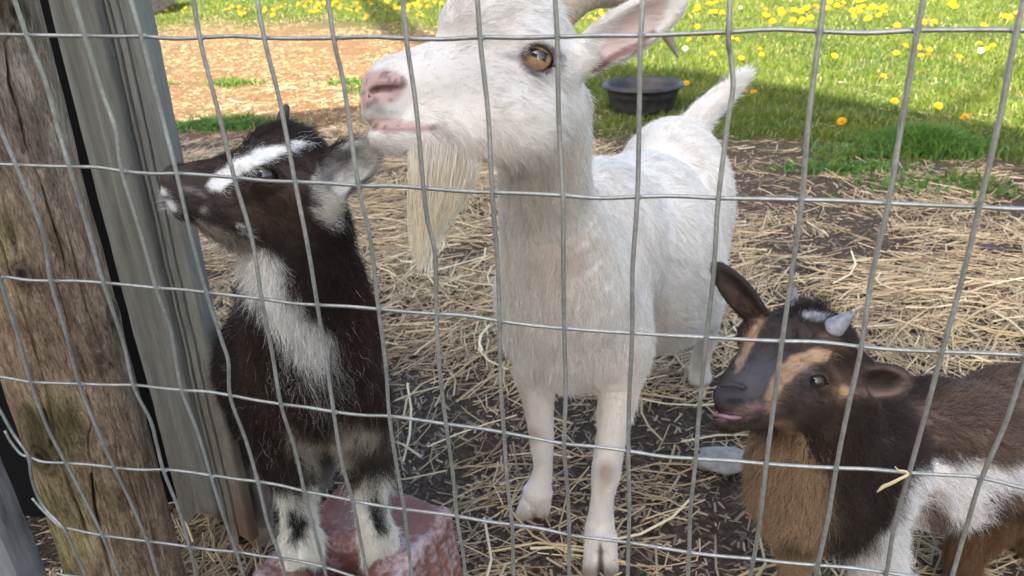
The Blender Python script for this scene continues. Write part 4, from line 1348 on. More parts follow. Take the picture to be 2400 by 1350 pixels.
class Goat(Sdf):
    def E(s, x, y, t, rx, ry, rz, k=0.015, ang=0, neg=False):
        """ellipsoid; rx, ry in photo pixels at depth t, rz in metres"""
        return s.ell(P(x, y, t), (rx * t / F, ry * t / F, rz), k, ang, None, neg)

    def Cn(s, a, b, k=0.012, sq=1.0, neg=False):
        """round cone between (x, y, t, r px) points"""
        return s.cone(P(*a[:3]), P(*b[:3]), a[3] * a[2] / F, b[3] * b[2] / F, k, sq, (0, 0, 1), neg)

    def chain(s, pts, k=0.012, sq=1.0, neg=False):
        return s.path([P(*a[:3]) for a in pts], [a[3] * a[2] / F for a in pts], k, sq, (0, 0, 1), neg)

    def ear(s, base, tip, hw, th, nrm, k=0.006, cup=0.8):
        a, b = P(*base), P(*tip); d = b - a; L_ = np.linalg.norm(d); d /= L_
        n = np.array(nrm, float); n -= d * (n @ d); n /= np.linalg.norm(n); w = np.cross(n, d)
        rot = np.array([d, w, n]); c = (a + b) / 2
        s.ell(c, (L_ / 2 * 1.03, hw, th), k, 0, rot)
        s.ell(c + n * th * 1.0 + d * L_ * .02, (L_ / 2 * 0.86, hw * cup, th * 1.15), 0.003, 0, rot, True)
        return s

    def eye(s, x, y, t, re, ox, oy, ang):
        s.ell(P(x, y, t), (re + .0034,) * 3, 0.006)
        s.ell(P(x, y, t), (re + .0004,) * 3, 0.0006, 0, None, True)
        s.ell(P(x, y, t - re * 0.9), (ox * t / F, oy * t / F, re * 1.1), 0.0018, ang, None, True)
        return s


def eyeball(parent, c, re, gaze, roll, iris, sclera, pupil=(0.56, 0.17)):
    g = np.array(gaze, float); g /= np.linalg.norm(g)
    a = math.radians(roll); x = np.array([math.cos(a), math.sin(a), 0]); x -= g * (x @ g); x /= np.linalg.norm(x); y = np.cross(g, x)
    n1_, n2_ = 96, 64
    u = np.linspace(0, 2 * np.pi, n1_, endpoint=False); w = np.linspace(0.0001, np.pi - .0001, n2_)
    U_, W_ = np.meshgrid(u, w, indexing='ij'); U_ = U_.ravel(); W_ = W_.ravel()
    lx, ly, lz = np.sin(W_) * np.cos(U_), np.sin(W_) * np.sin(U_), np.cos(W_)
    R_ = re * (1 + 0.03 * smooth01((lz - .6) / .4))
    V_ = c + (lx[:, None] * x + ly[:, None] * y + lz[:, None] * g) * R_[:, None]
    i_, j_ = np.meshgrid(np.arange(n1_), np.arange(n2_ - 1), indexing='ij'); i_ = i_.ravel(); j_ = j_.ravel(); i2 = (i_ + 1) % n1_
    Q_ = np.stack([i_ * n2_ + j_, i2 * n2_ + j_, i2 * n2_ + j_ + 1, i_ * n2_ + j_ + 1], -1)
    rr_ = np.sin(W_)
    fib = 1 + 0.25 * vnoise(np.stack([U_ * 9, rr_ * 3, 0 * rr_], -1), 1.0, 3)
    iris = np.array(iris)
    col = iris * (0.75 + 0.4 * rr_[:, None]) * fib[:, None]
    lim = smooth01((rr_ - 0.80) / 0.08)[:, None]; col = col * (1 - lim) + np.array(sclera) * lim
    pu = smooth01((1 - np.maximum(np.abs(lx) / pupil[0], np.abs(ly) / pupil[1]) ) * 6 + .5)[:, None] * (lz > 0)[:, None]
    col = col * (1 - pu) + 0.004 * pu
    mesh_np("eye", to_world(V_), Q_, m_eye, parent, col)


def mixc(c, m, col): return c * (1 - m[:, None]) + np.array(col) * m[:, None]


def horn(parent, pts, col, ridge=0.0, sides=20, name="horn"):
    pp = np.array([P(x, y, t) for x, y, t, r in pts]); rr_ = np.array([r * t / F for x, y, t, r in pts])
    c = catmull(pp, 8); rad = np.interp(np.linspace(0, 1, len(c)), np.linspace(0, 1, len(pts)), rr_)
    s_ = np.linspace(0, 1, len(c)); rad = rad * (1 + ridge * np.sin(s_ * 75) * (1 - s_))
    V_, Q_ = tube(c, rad, sides)
    t_ = np.clip(np.concatenate([np.repeat(s_, sides), [0, 1]]), 0, 1)[:, None]
    cc = np.array(col) * (1 - t_) + np.array(col) * 0.75 * t_
    return mesh_np(name, to_world(V_), Q_[:, ::-1], m_horn, parent, cc)


def skip_eyes(eyes, extra=None):
    def f(p):
        m = np.zeros(len(p))
        for (c, re) in eyes:
            m = np.maximum(m, (np.linalg.norm(p - c, axis=1) < re + 0.0026) * 1.0)
        if extra is not None: m = np.maximum(m, extra(p))
        return m
    return f


# ------------------------------------------------------------------ white goat
gw = Goat()
gw.E(1335, 690, 1.06, 168, 225, .125, .03)                 # chest
gw.E(1395, 560, 1.10, 165, 190, .13, .03)                  # shoulders
gw.E(1500, 570, 1.22, 172, 215, .15, .04)                  # barrel
gw.E(1570, 480, 1.40, 138, 200, .16, .04)                  # rump
gw.E(1535, 640, 1.27, 155, 180, .14, .03)                  # belly
gw.chain([(1282, 250, .70, 98), (1280, 450, .85, 108), (1305, 560, .92, 128), (1330, 660, .98, 150)], .03)   # neck
gw.chain([(1042, 350, .662, 46), (1030, 410, .664, 47), (1018, 470, .665, 38), (1006, 535, .666, 24), (998, 590, .667, 8)], .012, .55)   # core of the beard
gw.E(1192, 92, .665, 150, 150, .050, .012)                 # skull
gw.E(1100, 60, .66, 70, 62, .036, .012, ang=-20)           # forehead bump
gw.E(1450, 800, 1.04, 72, 105, .050, .04)
gw.E(1218, 256, .665, 128, 132, .043, .02)                 # jowl
gw.Cn((1150, 175, .665, 118), (930, 198, .66, 68), .012, 0.85)
gw.Cn((1165, 280, .665, 92), (935, 312, .66, 46), .014, 0.85)
gw.E(905, 225, .66, 58, 62, .024, .010)                    # nose
gw.E(900, 262, .66, 50, 32, .024, .008)                    # upper lip
gw.E(912, 322, .66, 50, 30, .020, .008)                    # chin
gw.E(1250, 165, .648, 80, 70, .030, .012)                  # cheek bone
gw.E(1235, 100, .632, 62, 24, .018, .012, ang=18)          # brow
# lips part: a groove
gw.chain([(858, 281, .647, 5), (900, 279, .632, 6.5), (950, 287, .627, 6.5), (1000, 294, .626, 5), (1028, 299, .627, 3)], .003, neg=True)
# nostril
gw.chain([(872, 214, .645, 5), (895, 207, .634, 9), (925, 206, .632, 8), (943, 199, .633, 4)], .005, neg=True)
gw.chain([(866, 236, .645, 3), (872, 222, .641, 4)], .004, neg=True)
gw.Cn((900, 188, .637, 9), (938, 188, .636, 8), .007)      # wing of the nostril
EW = (1261, 138, .634, .0148)
gw.eye(*EW[:4], 38, 30, 20)
gw.ear((1338, 150, .665), (1605, -8, .625), .0215, .0095, (0.05, 0.35, -1), .010)
gw.Cn((1310, 160, .66, 50), (1370, 135, .655, 34), .014)
gw.ear((1300, 20, .72), (1340, -190, .76), .020, .009, (0.6, 0.1, 1), .010)     # far ear, out of frame
# legs
gw.chain([(1440, 790, 1.05, 70), (1450, 890, 1.045, 52), (1442, 960, 1.05, 41), (1434, 1020, 1.06, 35), (1424, 1080, 1.075, 34), (1420, 1112, 1.083, 34), (1413, 1160, 1.10, 27), (1409, 1205, 1.12, 29), (1407, 1240, 1.13, 33), (1407, 1262, 1.135, 30)], .018)
gw.Cn((1395, 1255, 1.13, 23), (1386, 1338, 1.155, 19), .004); gw.Cn((1421, 1255, 1.13, 23), (1429, 1338, 1.155, 19), .004)
gw.chain([(1408, 1285, 1.105, 2.5), (1408, 1345, 1.12, 4)], .003, neg=True)
gw.chain([(1262, 790, 1.08, 68), (1257, 880, 1.13, 46), (1263, 950, 1.16, 34), (1268, 1010, 1.19, 29), (1270, 1050, 1.21, 27), (1273, 1090, 1.23, 22), (1268, 1125, 1.247, 25), (1260, 1150, 1.258, 30)], .018)
gw.Cn((1256, 1150, 1.26, 24), (1226, 1210, 1.283, 17), .006); gw.Cn((1272, 1150, 1.26, 22), (1270, 1206, 1.285, 16), .006)
gw.chain([(1600, 600, 1.42, 100), (1640, 720, 1.48, 50), (1652, 790, 1.56, 25), (1642, 845, 1.60, 19), (1640, 882, 1.62, 23)], .03)
gw.chain([(1480, 640, 1.45, 90), (1450, 740, 1.52, 45), (1440, 800, 1.58, 25), (1430, 860, 1.62, 19), (1428, 892, 1.64, 23)], .03)
gw.chain([(1600, 330, 1.50, 40), (1640, 275, 1.52, 30), (1690, 225, 1.54, 24), (1722, 200, 1.55, 9)], .02)  # tail

foot = on_z(1330, 1290)
white = empty("goat", (foot[0], foot[1], 0), "white adult goat with a long cream beard and horns raising its head in profile", "goat", "goats behind the wire fence")


def white_col(p, g):
    px, py = pix(p); n = len(p)
    head = p[:, 2] < 0.80
    base = np.tile([0.85, 0.81, 0.75], (n, 1))
    if g is None: base = base * 0.75  # hide darkened so gaps between hair clumps look shaded
    nz_ = vnoise(p, 14, 60); nf = vnoise(p, 60, 61)
    base = base * (1 + 0.03 * nz_ + 0.03 * nf)[:, None]
    if g is not None: base = mixc(base, (g.random(n) < np.where(head, .07, .05)) * .6, (0.34, 0.33, 0.34))
    # warmer cream on throat, chest and under the jaw
    cream = smooth01((disc(px, py, 1290, 560, 150, 230, .6) * 0.55 + disc(px, py, 1180, 375, 190, 45, .7) * .45 + disc(px, py, 1330, 960, 200, 80, .6) * .35 + 0.15 * nz_))
    base = mixc(base, cream * 0.5, (0.80, 0.73, 0.62))
    base = mixc(base, pmask(px, py, [(960, 375), (1112, 385), (1070, 560), (1000, 640), (950, 600)], 12) * head * .8, (0.80, 0.73, 0.58))
    pinkish = disc(px, py, 1325, 600, 50, 40, .9) * 0.35 * (~head)
    base = mixc(base, pinkish, (0.66, 0.47, 0.40))
    grey_ = np.clip(disc(px, py, 1160, 170, 130, 60, .9, 20) * 0.18 + disc(px, py, 1200, 210, 90, 30, .9) * .12 + disc(px, py, 1130, 60, 120, 70, .8) * .10, 0, 1) * head
    base = mixc(base, grey_, (0.42, 0.43, 0.47))
    # knee stains, dirty hooves, and the shaded cleft between the toes painted dark
    base = mixc(base, disc(px, py, 1420, 1108, 22, 26, .7) * (p[:, 2] > 1.0) * .75, (0.25, 0.17, 0.12))
    base = mixc(base, disc(px, py, 1413, 1150, 10, 28, .8) * (p[:, 2] > 1.0) * .35, (0.42, 0.33, 0.2))
    base = mixc(base, disc(px, py, 1252, 1022, 22, 18, .8) * (p[:, 2] > 1.0) * .55, (0.36, 0.22, 0.13))
    base = mixc(base, smooth01((py - 1175) / 45) * (px < 1330) * (p[:, 2] > 1.1) * .5, (0.30, 0.22, 0.17))
    base = mixc(base, smooth01((py - 1308) / 30) * (p[:, 2] > 1.1) * .7, (0.20, 0.15, 0.12))
    base = mixc(base, pmask(px, py, [(1404, 1270), (1411, 1270), (1416, 1350), (1399, 1350)], 4) * (p[:, 2] > 1.1) * .85, (0.05, 0.04, 0.035))
    # bare pink nose and lips with dark freckles
    pink = np.maximum(disc(px, py, 902, 205, 46, 40, .25, -15), pmask(px, py, [(852, 170), (905, 160), (948, 178), (952, 205), (925, 232), (880, 240), (858, 262), (846, 255), (846, 210)], 6))
    pink = np.maximum(pink, pmask(px, py, [(860, 278), (900, 277), (960, 286), (1025, 296), (1020, 306), (960, 308), (900, 310), (864, 303)], 4)) * head
    base = mixc(base, pink * 0.9, (0.42, 0.27, 0.235))
    fr = np.maximum((vnoise(p, 330, 62) > 0.5), vnoise(p, 170, 63) > .55) * pink * .6
    base = mixc(base, pmask(px, py, [(862, 296), (1020, 304), (1010, 310), (900, 312), (866, 306)], 3) * head * .45, (0.16, 0.08, 0.06))
    base = mixc(base, fr, (0.10, 0.07, 0.07))
    base = mixc(base, disc(px, py, 880, 250, 24, 14, .6, 25) * head * .6, (0.12, 0.10, 0.11))
    base = mixc(base, disc(px, py, 1022, 300, 16, 12, .8) * head * .5, (0.16, 0.11, 0.10))
    base = mixc(base, disc(px, py, 908, 206, 36, 9, .5, -5) * head * .95, (0.09, 0.04, 0.04))
    # eye rim
    er = np.hypot((px - EW[0]) / 44, (py - EW[1]) / 37)
    rim = smooth01((1.16 - er) / .18) * head
    base = mixc(base, rim * .85, (0.09, 0.065, 0.06))
    base = mixc(base, disc(px, py, 1206, 133, 26, 9, .6, 8) * head * .7, (0.14, 0.10, 0.09))
    base = mixc(base, smooth01((1.7 - er) / .6) * head * .22, (0.38, 0.34, 0.34))
    # inside of the ear
    inner = pmask(px, py, [(1388, 172), (1450, 128), (1520, 88), (1556, 40), (1570, -20), (1500, 0), (1440, 60), (1400, 120)], 8) * head
    base = mixc(base, inner * .50, (0.42, 0.25, 0.22))
    slit = pmask(px, py, [(1385, 176), (1440, 142), (1508, 112), (1540, 72), (1530, 68), (1490, 100), (1430, 128), (1392, 158)], 4) * head
    base = mixc(base, slit * .85, (0.16, 0.055, 0.05))
    return base


v, q, nn, body_o = build_body("body", gw, 0.0027, lambda p, g: white_col(p, g), m_skin, white)
B = lambda x1, y1, t1, x2, y2, t2, r, L, li: (P(x1, y1, t1), P(x2, y2, t2), r, L, li)
bones_w = [
 B(1035, 370, .66, 1010, 500, .665, .022, .024, .10), B(1008, 500, .665, 998, 600, .667, .018, .022, .10),
 B(865, 215, .635, 930, 200, .63, .020, 0.0022, 0.100), B(870, 290, .63, 960, 300, .63, .016, 0.0030, 0.150), B(900, 330, .64, 1000, 350, .64, .018, 0.0100, 0.180),
 B(960, 190, .63, 1150, 170, .62, .030, 0.0055, 0.100), B(960, 120, .64, 1080, 50, .64, .025, 0.0060, 0.120), B(1080, 60, .64, 1290, -20, .64, .035, 0.0130, 0.160),
 B(1060, 240, .62, 1200, 270, .62, .030, 0.0080, 0.120), B(1180, 200, .62, 1330, 260, .64, .030, 0.0100, 0.120), B(1080, 330, .64, 1130, 400, .66, .025, 0.0170, 0.180), B(980, 345, .65, 990, 400, .66, .018, 0.0144, 0.112),
 B(1180, 300, .62, 1220, 410, .65, .030, 0.0150, 0.180), B(1300, 230, .66, 1340, 380, .76, .035, 0.0144, 0.112), B(1300, 80, .64, 1360, 100, .64, .03, 0.0090, 0.150),
 B(1350, 150, .64, 1590, 0, .63, .020, 0.0060, 0.150),
 B(1230, 430, .80, 1250, 640, .93, .06, 0.0176, 0.120), B(1340, 400, .80, 1370, 620, .97, .06, 0.0176, 0.105), B(1290, 640, .93, 1290, 900, 1.0, .08, 0.0240, 0.120),
 B(1400, 560, 1.0, 1440, 850, 1.02, .08, 0.0192, 0.105), B(1420, 360, 1.05, 1560, 520, 1.2, .08, 0.0160, 0.075), B(1500, 320, 1.25, 1680, 480, 1.45, .09, 0.0176, 0.075),
 B(1480, 600, 1.12, 1650, 760, 1.30, .09, 0.0192, 0.090), B(1560, 600, 1.30, 1690, 640, 1.45, .08, 0.0176, 0.090), B(1500, 780, 1.15, 1600, 820, 1.3, .07, 0.0240, 0.150),
 B(1250, 880, 1.05, 1262, 960, 1.15, .03, 0.0100, 0.080), B(1265, 960, 1.15, 1270, 1130, 1.24, .025, 0.0045, 0.060), B(1265, 1130, 1.24, 1245, 1220, 1.28, .02, 0.0130, 0.140),
 B(1450, 900, 1.0, 1440, 1000, 1.04, .03, 0.0090, 0.080), B(1430, 1000, 1.04, 1410, 1200, 1.11, .025, 0.0045, 0.060), B(1408, 1200, 1.11, 1406, 1340, 1.15, .02, 0.0090, 0.120),
 B(1640, 740, 1.5, 1642, 880, 1.6, .03, 0.0140, 0.140), B(1620, 320, 1.5, 1730, 195, 1.55, .025, 0.0288, 0.180), B(1340, 960, 1.02, 1340, 1000, 1.02, .03, 0.0240, 0.075)]
ce = P(*EW[:3])


def skipw(p):
    px, py = pix(p); head = p[:, 2] < 0.8
    nose = pmask(px, py, [(848, 185), (900, 172), (940, 185), (945, 205), (920, 225), (880, 232), (852, 262), (844, 255), (844, 210)], 5)
    lips = pmask(px, py, [(860, 277), (900, 276), (960, 285), (1015, 294), (1010, 304), (960, 304), (900, 307), (866, 301)], 4)
    return np.maximum(nose, lips) * head * 0.97 + 0.35 * head * pmask(px, py, [(1400, 160), (1530, 90), (1560, 10), (1500, 10), (1430, 90)], 10)


n_w = grow_fur("fur", v, q, nn, bones_w, lambda p, g: white_col(p + g.normal(0, .0012, p.shape), g) * (0.66 + 0.46 * g.random((len(p), 1)) ** 0.7), white, m_fur,
               per_cm2=40, rad=0.00025, curl=0.30, K=5, skip=skip_eyes([(ce, EW[3])], skipw), clump=0.34, lref=0.02, seed=3, cut=0.3)
eyeball(white, ce, EW[3], (-0.10, -0.02, -1), 22, (0.36, 0.22, 0.11), (0.02, 0.014, 0.012), (0.60, 0.25))
eyeball(white, P(1261, 138, .70), EW[3], (0.0, 0, 1), 0, (0.46, 0.25, 0.085), (0.03, 0.02, 0.015))
horn(white, [(1300, 60, .655, 34), (1335, 22, .66, 32), (1385, -8, .668, 30), (1450, -8, .68, 27), (1510, 18, .69, 22), (1552, 66, .70, 15), (1573, 100, .70, 10), (1589, 134, .70, 3)], (0.36, 0.29, 0.20), 0.03)
horn(white, [(1290, 20, .69, 34), (1320, -30, .70, 32), (1380, -70, .73, 30), (1450, -70, .76, 27), (1530, -30, .78, 18), (1580, 10, .79, 4)], (0.36, 0.29, 0.20), 0.03)


def strands(name, root, ctrl, tip, col, m, parent, rad, K=9, fr=.15):
    s_ = np.linspace(0, 1, K)[None, :, None]
    pts = (1 - s_) ** 2 * root[:, None] + 2 * s_ * (1 - s_) * ctrl[:, None] + s_ ** 2 * tip[:, None]
    n = len(root)
    pts = pts + (vnoise3((pts + root[:, None] * 3).reshape(-1, 3), 45, 90).reshape(n, K, 3) * 0.0040 + rng.normal(0, 0.0010, (n, 1, 3)) * np.sin(s_ * 6)) * s_
    r_ = rad * (0.6 + 0.7 * rng.random((n, 1))) * ((1 - np.linspace(0, 1, K) ** 2) * 0.8 + 0.2)[None]
    return curves_obj(name, to_world(pts.reshape(-1, 3)).reshape(pts.shape), r_, (col if col.ndim == 3 else col[:, None] * np.ones((1, K, 1))), m, parent)


n = 9000
u = rng.random(n); w = rng.normal(0, 1, n)
rx = 962 + 150 * u; ry = 335 + 26 * u + rng.normal(0, 18, n); rt = .664 + 0.0075 * w
root = np.stack([P(a, b_, c_) for a, b_, c_ in zip(rx, ry, rt)])
u = rng.beta(1.5, 2.0, n); rx = 958 + 158 * u
lock = rng.integers(0, 34, n); lo_ = rng.normal(0, 9, 34)[lock]; ll_ = rng.normal(1, .13, 34)[lock]
root = np.stack([P(a, b_, c_) for a, b_, c_ in zip(rx, ry, rt)])
ln_ = np.clip(rng.beta(2.4, 1.3, n) * (1 - 0.48 * u ** 1.5) * ll_, 0.05, 1.02)
ty = 400 + 225 * ln_
sp = 1 - 0.90 * ((ty - 360) / 260) ** 1.15
cxm = 1040 - 42 * smooth01((ty - 420) / 180) - 6 * smooth01((ty - 560) / 60)
tx = cxm + (rx - 1036) * sp * 1.25 + rng.normal(0, 4, n) + lo_ * .8 * (1 - sp)
tip = np.stack([P(a, b_, c_) for a, b_, c_ in zip(tx, ty, .665 + 0.008 * w * sp)])
ctrl = np.stack([P(a, b_, c_) for a, b_, c_ in zip(rx * .6 + tx * .4, ry * .45 + ty * .55, rt)])
gr_ = np.linspace(0, 1, 9)[None, :, None]
cb = (np.array([0.78, 0.74, 0.67]) * (1 - np.clip(gr_ * 2.5, 0, 1)) + np.array([0.78, 0.70, 0.54]) * np.clip(gr_ * 2.5, 0, 1)) * (0.72 + .4 * rng.random((n, 1, 1)))
strands("beard", root, ctrl, tip, cb, m_fur, white, 0.00026)
n = 3200                                                     # chin hair falling over the root of the beard
rx = 950 + 185 * rng.beta(1.7, 2.0, n); ry = 306 + 72 * rng.random(n) + 12 * (rx - 958) / 168
root = np.stack([P(a, b_, c_) for a, b_, c_ in zip(rx, ry, .652 + .010 * rng.random(n))])
ll_ = 45 + 100 * rng.random(n) * (1 - .5 * np.abs(rx - 1030) / 80)
tip = np.stack([P(a, b_, c_) for a, b_, c_ in zip(rx + (1022 - rx) * .32 + rng.normal(0, 5, n), ry + ll_, .652 + .006 * rng.random(n))])
ctrl = (root + tip) / 2 + rng.normal(0, .0015, (n, 3)) + np.array([0, 0, -.003])
gr_ = np.linspace(0, 1, 7)[None, :, None]
cb = (np.array([0.83, 0.80, 0.75]) * (1 - gr_) + np.array([0.79, 0.71, 0.56]) * gr_) * (0.75 + .35 * rng.random((n, 1, 1)))
strands("chin_hair", root, ctrl, tip, cb, m_fur, white, 0.00024, 7)
# eyelashes
n = 60
a_ = np.linspace(math.radians(200), math.radians(345), n)
root = np.stack([P(1261 + 34 * math.cos(a) * 1.0 + 4 * math.sin(a) * -1, 138 + 27 * math.sin(a) + 12 * math.cos(a), .6195) for a in a_])
tip = root + np.stack([[0.003 * math.cos(a) + .001, 0.006 * math.sin(a) + .001, -0.0045] for a in a_])
strands("eyelashes", root, (root + tip) / 2 + [0, .001, -.001], tip, np.tile([[0.10, 0.08, 0.07]], (n, 1)), m_fur, white, 0.00016, 5)
n = 5500                                                     # tail plume
s_ = rng.random(n)
tp = catmull([P(1605, 320, 1.50), P(1640, 275, 1.52), P(1690, 225, 1.54), P(1725, 196, 1.55)], 20); k_ = (s_ * (len(tp) - 1)).astype(int)
root = tp[k_] + rng.normal(0, 0.006, (n, 3)) * (1 - .6 * s_)[:, None]
tip = root + (P(1735, 190, 1.55) - P(1640, 275, 1.52)) * (0.20 + .25 * rng.random(n))[:, None] + rng.normal(0, 0.010, (n, 3)) + DOWN * 0.016 * rng.random((n, 1)) * (1 - s_)[:, None]
strands("tail_hair", root, (root + tip) / 2 + rng.normal(0, .003, (n, 3)), tip, np.array([[0.80, 0.775, 0.73]]) * (0.85 + .2 * rng.random((n, 1))), m_fur, white, 0.00045, 5)

# ------------------------------------------------------------------ dark kid with the white throat
gk = Goat()
gk.E(738, 845, .86, 138, 160, .080, .03)                     # forequarters
gk.E(750, 935, .90, 150, 95, .065, .03)
gk.E(640, 850, 1.08, 112, 145, .11, .04)                     # barrel and rump
gk.E(655, 790, .97, 100, 90, .08, .03)
gk.E(640, 930, 1.14, 100, 110, .08, .03)
gk.chain([(712, 460, .665, 92), (704, 600, .71, 118), (720, 690, .76, 134), (738, 780, .81, 145)], .03)      # neck
gk.E(668, 388, .665, 98, 92, .036, .012)                     # skull
gk.Cn((625, 410, .66, 66), (425, 420, .642, 33), .010, 0.9)  # muzzle
gk.Cn((640, 480, .663, 80), (446, 472, .645, 38), .012, 0.85)
gk.E(409, 424, .642, 28, 30, .016, .006)
gk.E(405, 455, .642, 24, 20, .013, .005)
gk.E(430, 487, .644, 32, 24, .013, .006)
gk.E(615, 392, .645, 60, 34, .020, .010, ang=10)             # orbit
gk.chain([(386, 460, .636, 3), (420, 466, .627, 3.5), (455, 474, .626, 3), (478, 480, .628, 2)], .003, neg=True)
gk.chain([(398, 424, .636, 3), (418, 416, .630, 5.5), (440, 418, .630, 3)], .003, neg=True)
EK = (622, 411, .6375, .0115)
gk.E(545, 530, .665, 85, 34, .024, .012, ang=14)
gk.eye(*EK[:4], 30, 20, 14)
gk.ear((722, 448, .655), (882, 345, .66), .0215, .0085, (0.10, 0.30, -1), .009, cup=.82)
gk.Cn((700, 450, .65, 34), (740, 425, .652, 32), .01)
gk.chain([(668, 940, .88, 80), (670, 1040, .91, 62), (685, 1110, .93, 43), (695, 1165, .955, 37), (702, 1225, .975, 38), (706, 1275, .99, 42)], .014)
gk.Cn((690, 1262, .985, 28), (686, 1316, 1.0, 24), .006); gk.Cn((724, 1258, .985, 26), (730, 1302, 1.0, 22), .006)
gk.chain([(825, 930, .90, 75), (850, 1010, .93, 58), (862, 1095, .95, 44), (864, 1150, .965, 34), (874, 1215, .985, 34), (882, 1255, 1.0, 36)], .014)
gk.Cn((870, 1250, 1.0, 26), (872, 1298, 1.012, 22), .006); gk.Cn((898, 1246, 1.0, 24), (908, 1278, 1.01, 20), .006)
gk.chain([(600, 950, 1.12, 70), (612, 1080, 1.17, 34), (618, 1150, 1.21, 26), (612, 1210, 1.24, 22), (618, 1245, 1.25, 26)], .025)
gk.chain([(700, 960, 1.15, 60), (745, 1040, 1.25, 30), (760, 1085, 1.32, 22), (752, 1125, 1.36, 20), (755, 1140, 1.37, 23)], .025)
gk.chain([(585, 730, 1.14, 26), (578, 690, 1.15, 22), (592, 660, 1.15, 16)], .02)
fk = on_z(640, 1290)
kid = empty("goat", (fk[0], fk[1], 0), "dark brown young goat with white face stripe and white throat standing on the mineral block", "goat", "goats behind the wire fence")
DK = np.array([0.036, 0.023, 0.018])


def kid_col(p, g):
    px, py = pix(p); n = len(p)
    wx = px + vnoise(p, 90, 70) * 7; wy = py + vnoise(p, 90, 71) * 7
    base = np.tile(DK, (n, 1)) * (1 + 0.35 * vnoise(p, 18, 72))[:, None]
    head = p[:, 2] < 0.715
    base = mixc(base, head * disc(px, py, 640, 470, 90, 60, .8) * .5, (0.06, 0.036, 0.025))
    base = mixc(base, smooth01((px - 780) / 60) * smooth01((py - 450) / 150) * .5, (0.055, 0.026, 0.018))
    WH = (0.78, 0.77, 0.75)
    st_ = pmask(wx, wy, [(486, 430), (515, 402), (555, 372), (605, 348), (660, 338), (708, 330), (722, 334), (700, 352), (655, 364), (618, 380), (575, 408), (548, 426), (516, 448), (494, 446)], 5) * head
    base = mixc(base, st_, WH)
    th = pmask(wx, wy, [(560, 570), (640, 590), (662, 640), (700, 690), (745, 740), (780, 800), (765, 850), (720, 850), (680, 820), (640, 760), (612, 700), (585, 650)], 14) * (p[:, 2] < .95)
    base = mixc(base, th, (0.76, 0.74, 0.70))
    low = pmask(wx, wy, [(660, 780), (800, 800), (830, 880), (780, 960), (690, 940), (640, 860)], 30) * (p[:, 2] < .95)
    if g is not None:
        w_ = (g.random(n) < low * 0.22) | (g.random(n) < 0.02 * (~head))
        base = mixc(base, w_ * 1.0, (0.42, 0.38, 0.35))
    pale = pmask(wx, wy, [(450, 508), (480, 528), (530, 546), (580, 566), (620, 585), (570, 620), (500, 570), (455, 530)], 6) * .55
    base = mixc(base, pale * head, (0.48, 0.42, 0.34))
    base = mixc(base, disc(px, py, 430, 468, 48, 4, .8, 10) * head * .8, (0.012, 0.01, 0.01))
    cx_, cy_ = px + vnoise(p, 45, 75) * 22, py + vnoise(p, 45, 76) * 22
    cr = np.maximum(pmask(cx_, cy_, [(672, 1000), (735, 1000), (765, 1030), (725, 1085), (690, 1065)], 18), pmask(cx_, cy_, [(785, 1000), (850, 975), (895, 1000), (870, 1050), (815, 1085), (785, 1050)], 18)) * (p[:, 2] > .8)
    base = mixc(base, cr * .8, (0.52, 0.46, 0.36))
    cr2 = pmask(wx, wy, [(830, 1010), (910, 1040), (920, 1100), (880, 1110), (850, 1080)], 12) * (p[:, 2] < 1.05)
    base = mixc(base, cr2 * .9, (0.05, 0.038, 0.03))
    leg = np.maximum(pmask(wx, wy, [(590, 1100), (640, 1125), (700, 1135), (745, 1090), (780, 1360), (620, 1360)], 9), pmask(wx, wy, [(800, 1110), (850, 1115), (925, 1085), (950, 1340), (815, 1340)], 9)) * (p[:, 2] < 1.08)
    base = mixc(base, leg, (0.76, 0.74, 0.67))
    base = mixc(base, disc(px, py, 700, 1140, 40, 22, .7) * leg * .5, (0.60, 0.50, 0.33))
    base = mixc(base, disc(px, py, 848, 1120, 36, 30, .7) * leg * .4, (0.60, 0.50, 0.33))
    sp_ = np.maximum(pmask(wx, wy, [(672, 1170), (700, 1175), (722, 1205), (716, 1255), (694, 1268), (674, 1225)], 6), pmask(wx, wy, [(682, 1130), (694, 1130), (694, 1180), (680, 1180)], 6))
    sp_ = np.maximum(sp_, pmask(wx, wy, [(868, 1128), (890, 1128), (896, 1190), (903, 1240), (884, 1244), (862, 1195), (854, 1165)], 6)) * (p[:, 2] < 1.08)
    base = mixc(base, sp_, (0.022, 0.02, 0.02))
    hind = smooth01((py - 1050) / 60) * (p[:, 2] > 1.12)
    base = mixc(base, hind * .8, (0.42, 0.38, 0.35))
    # muzzle
    base = mixc(base, pmask(wx, wy, [(368, 440), (386, 446), (404, 478), (410, 500), (392, 498), (376, 474)], 5) * head * .8, (0.62, 0.60, 0.58))
    base = mixc(base, pmask(wx, wy, [(548, 522), (572, 528), (580, 552), (560, 552)], 5) * head * .9, (0.62, 0.60, 0.58))
    base = mixc(base, disc(px, py, 478, 492, 8, 10, .8) * head * .4, (0.45, 0.40, 0.38))
    base = mixc(base, disc(px, py, 455, 448, 28, 6, .8, 20) * head * .35, (0.45, 0.42, 0.42))
    base = mixc(base, disc(px, py, 403, 422, 18, 16, .5) * head * .6, (0.05, 0.045, 0.05))
    # ear: pale hair inside, grey rim
    er = pmask(wx, wy, [(728, 430), (752, 385), (800, 335), (890, 300), (910, 350), (880, 410), (830, 440), (800, 480), (770, 530), (738, 520), (726, 480)], 6) * (p[:, 2] < .72)
    base = mixc(base, er, (0.46, 0.43, 0.39))
    base = mixc(base, pmask(wx, wy, [(758, 380), (800, 352), (835, 345), (815, 385), (780, 420), (755, 425)], 8) * er * .75, (0.09, 0.075, 0.07))
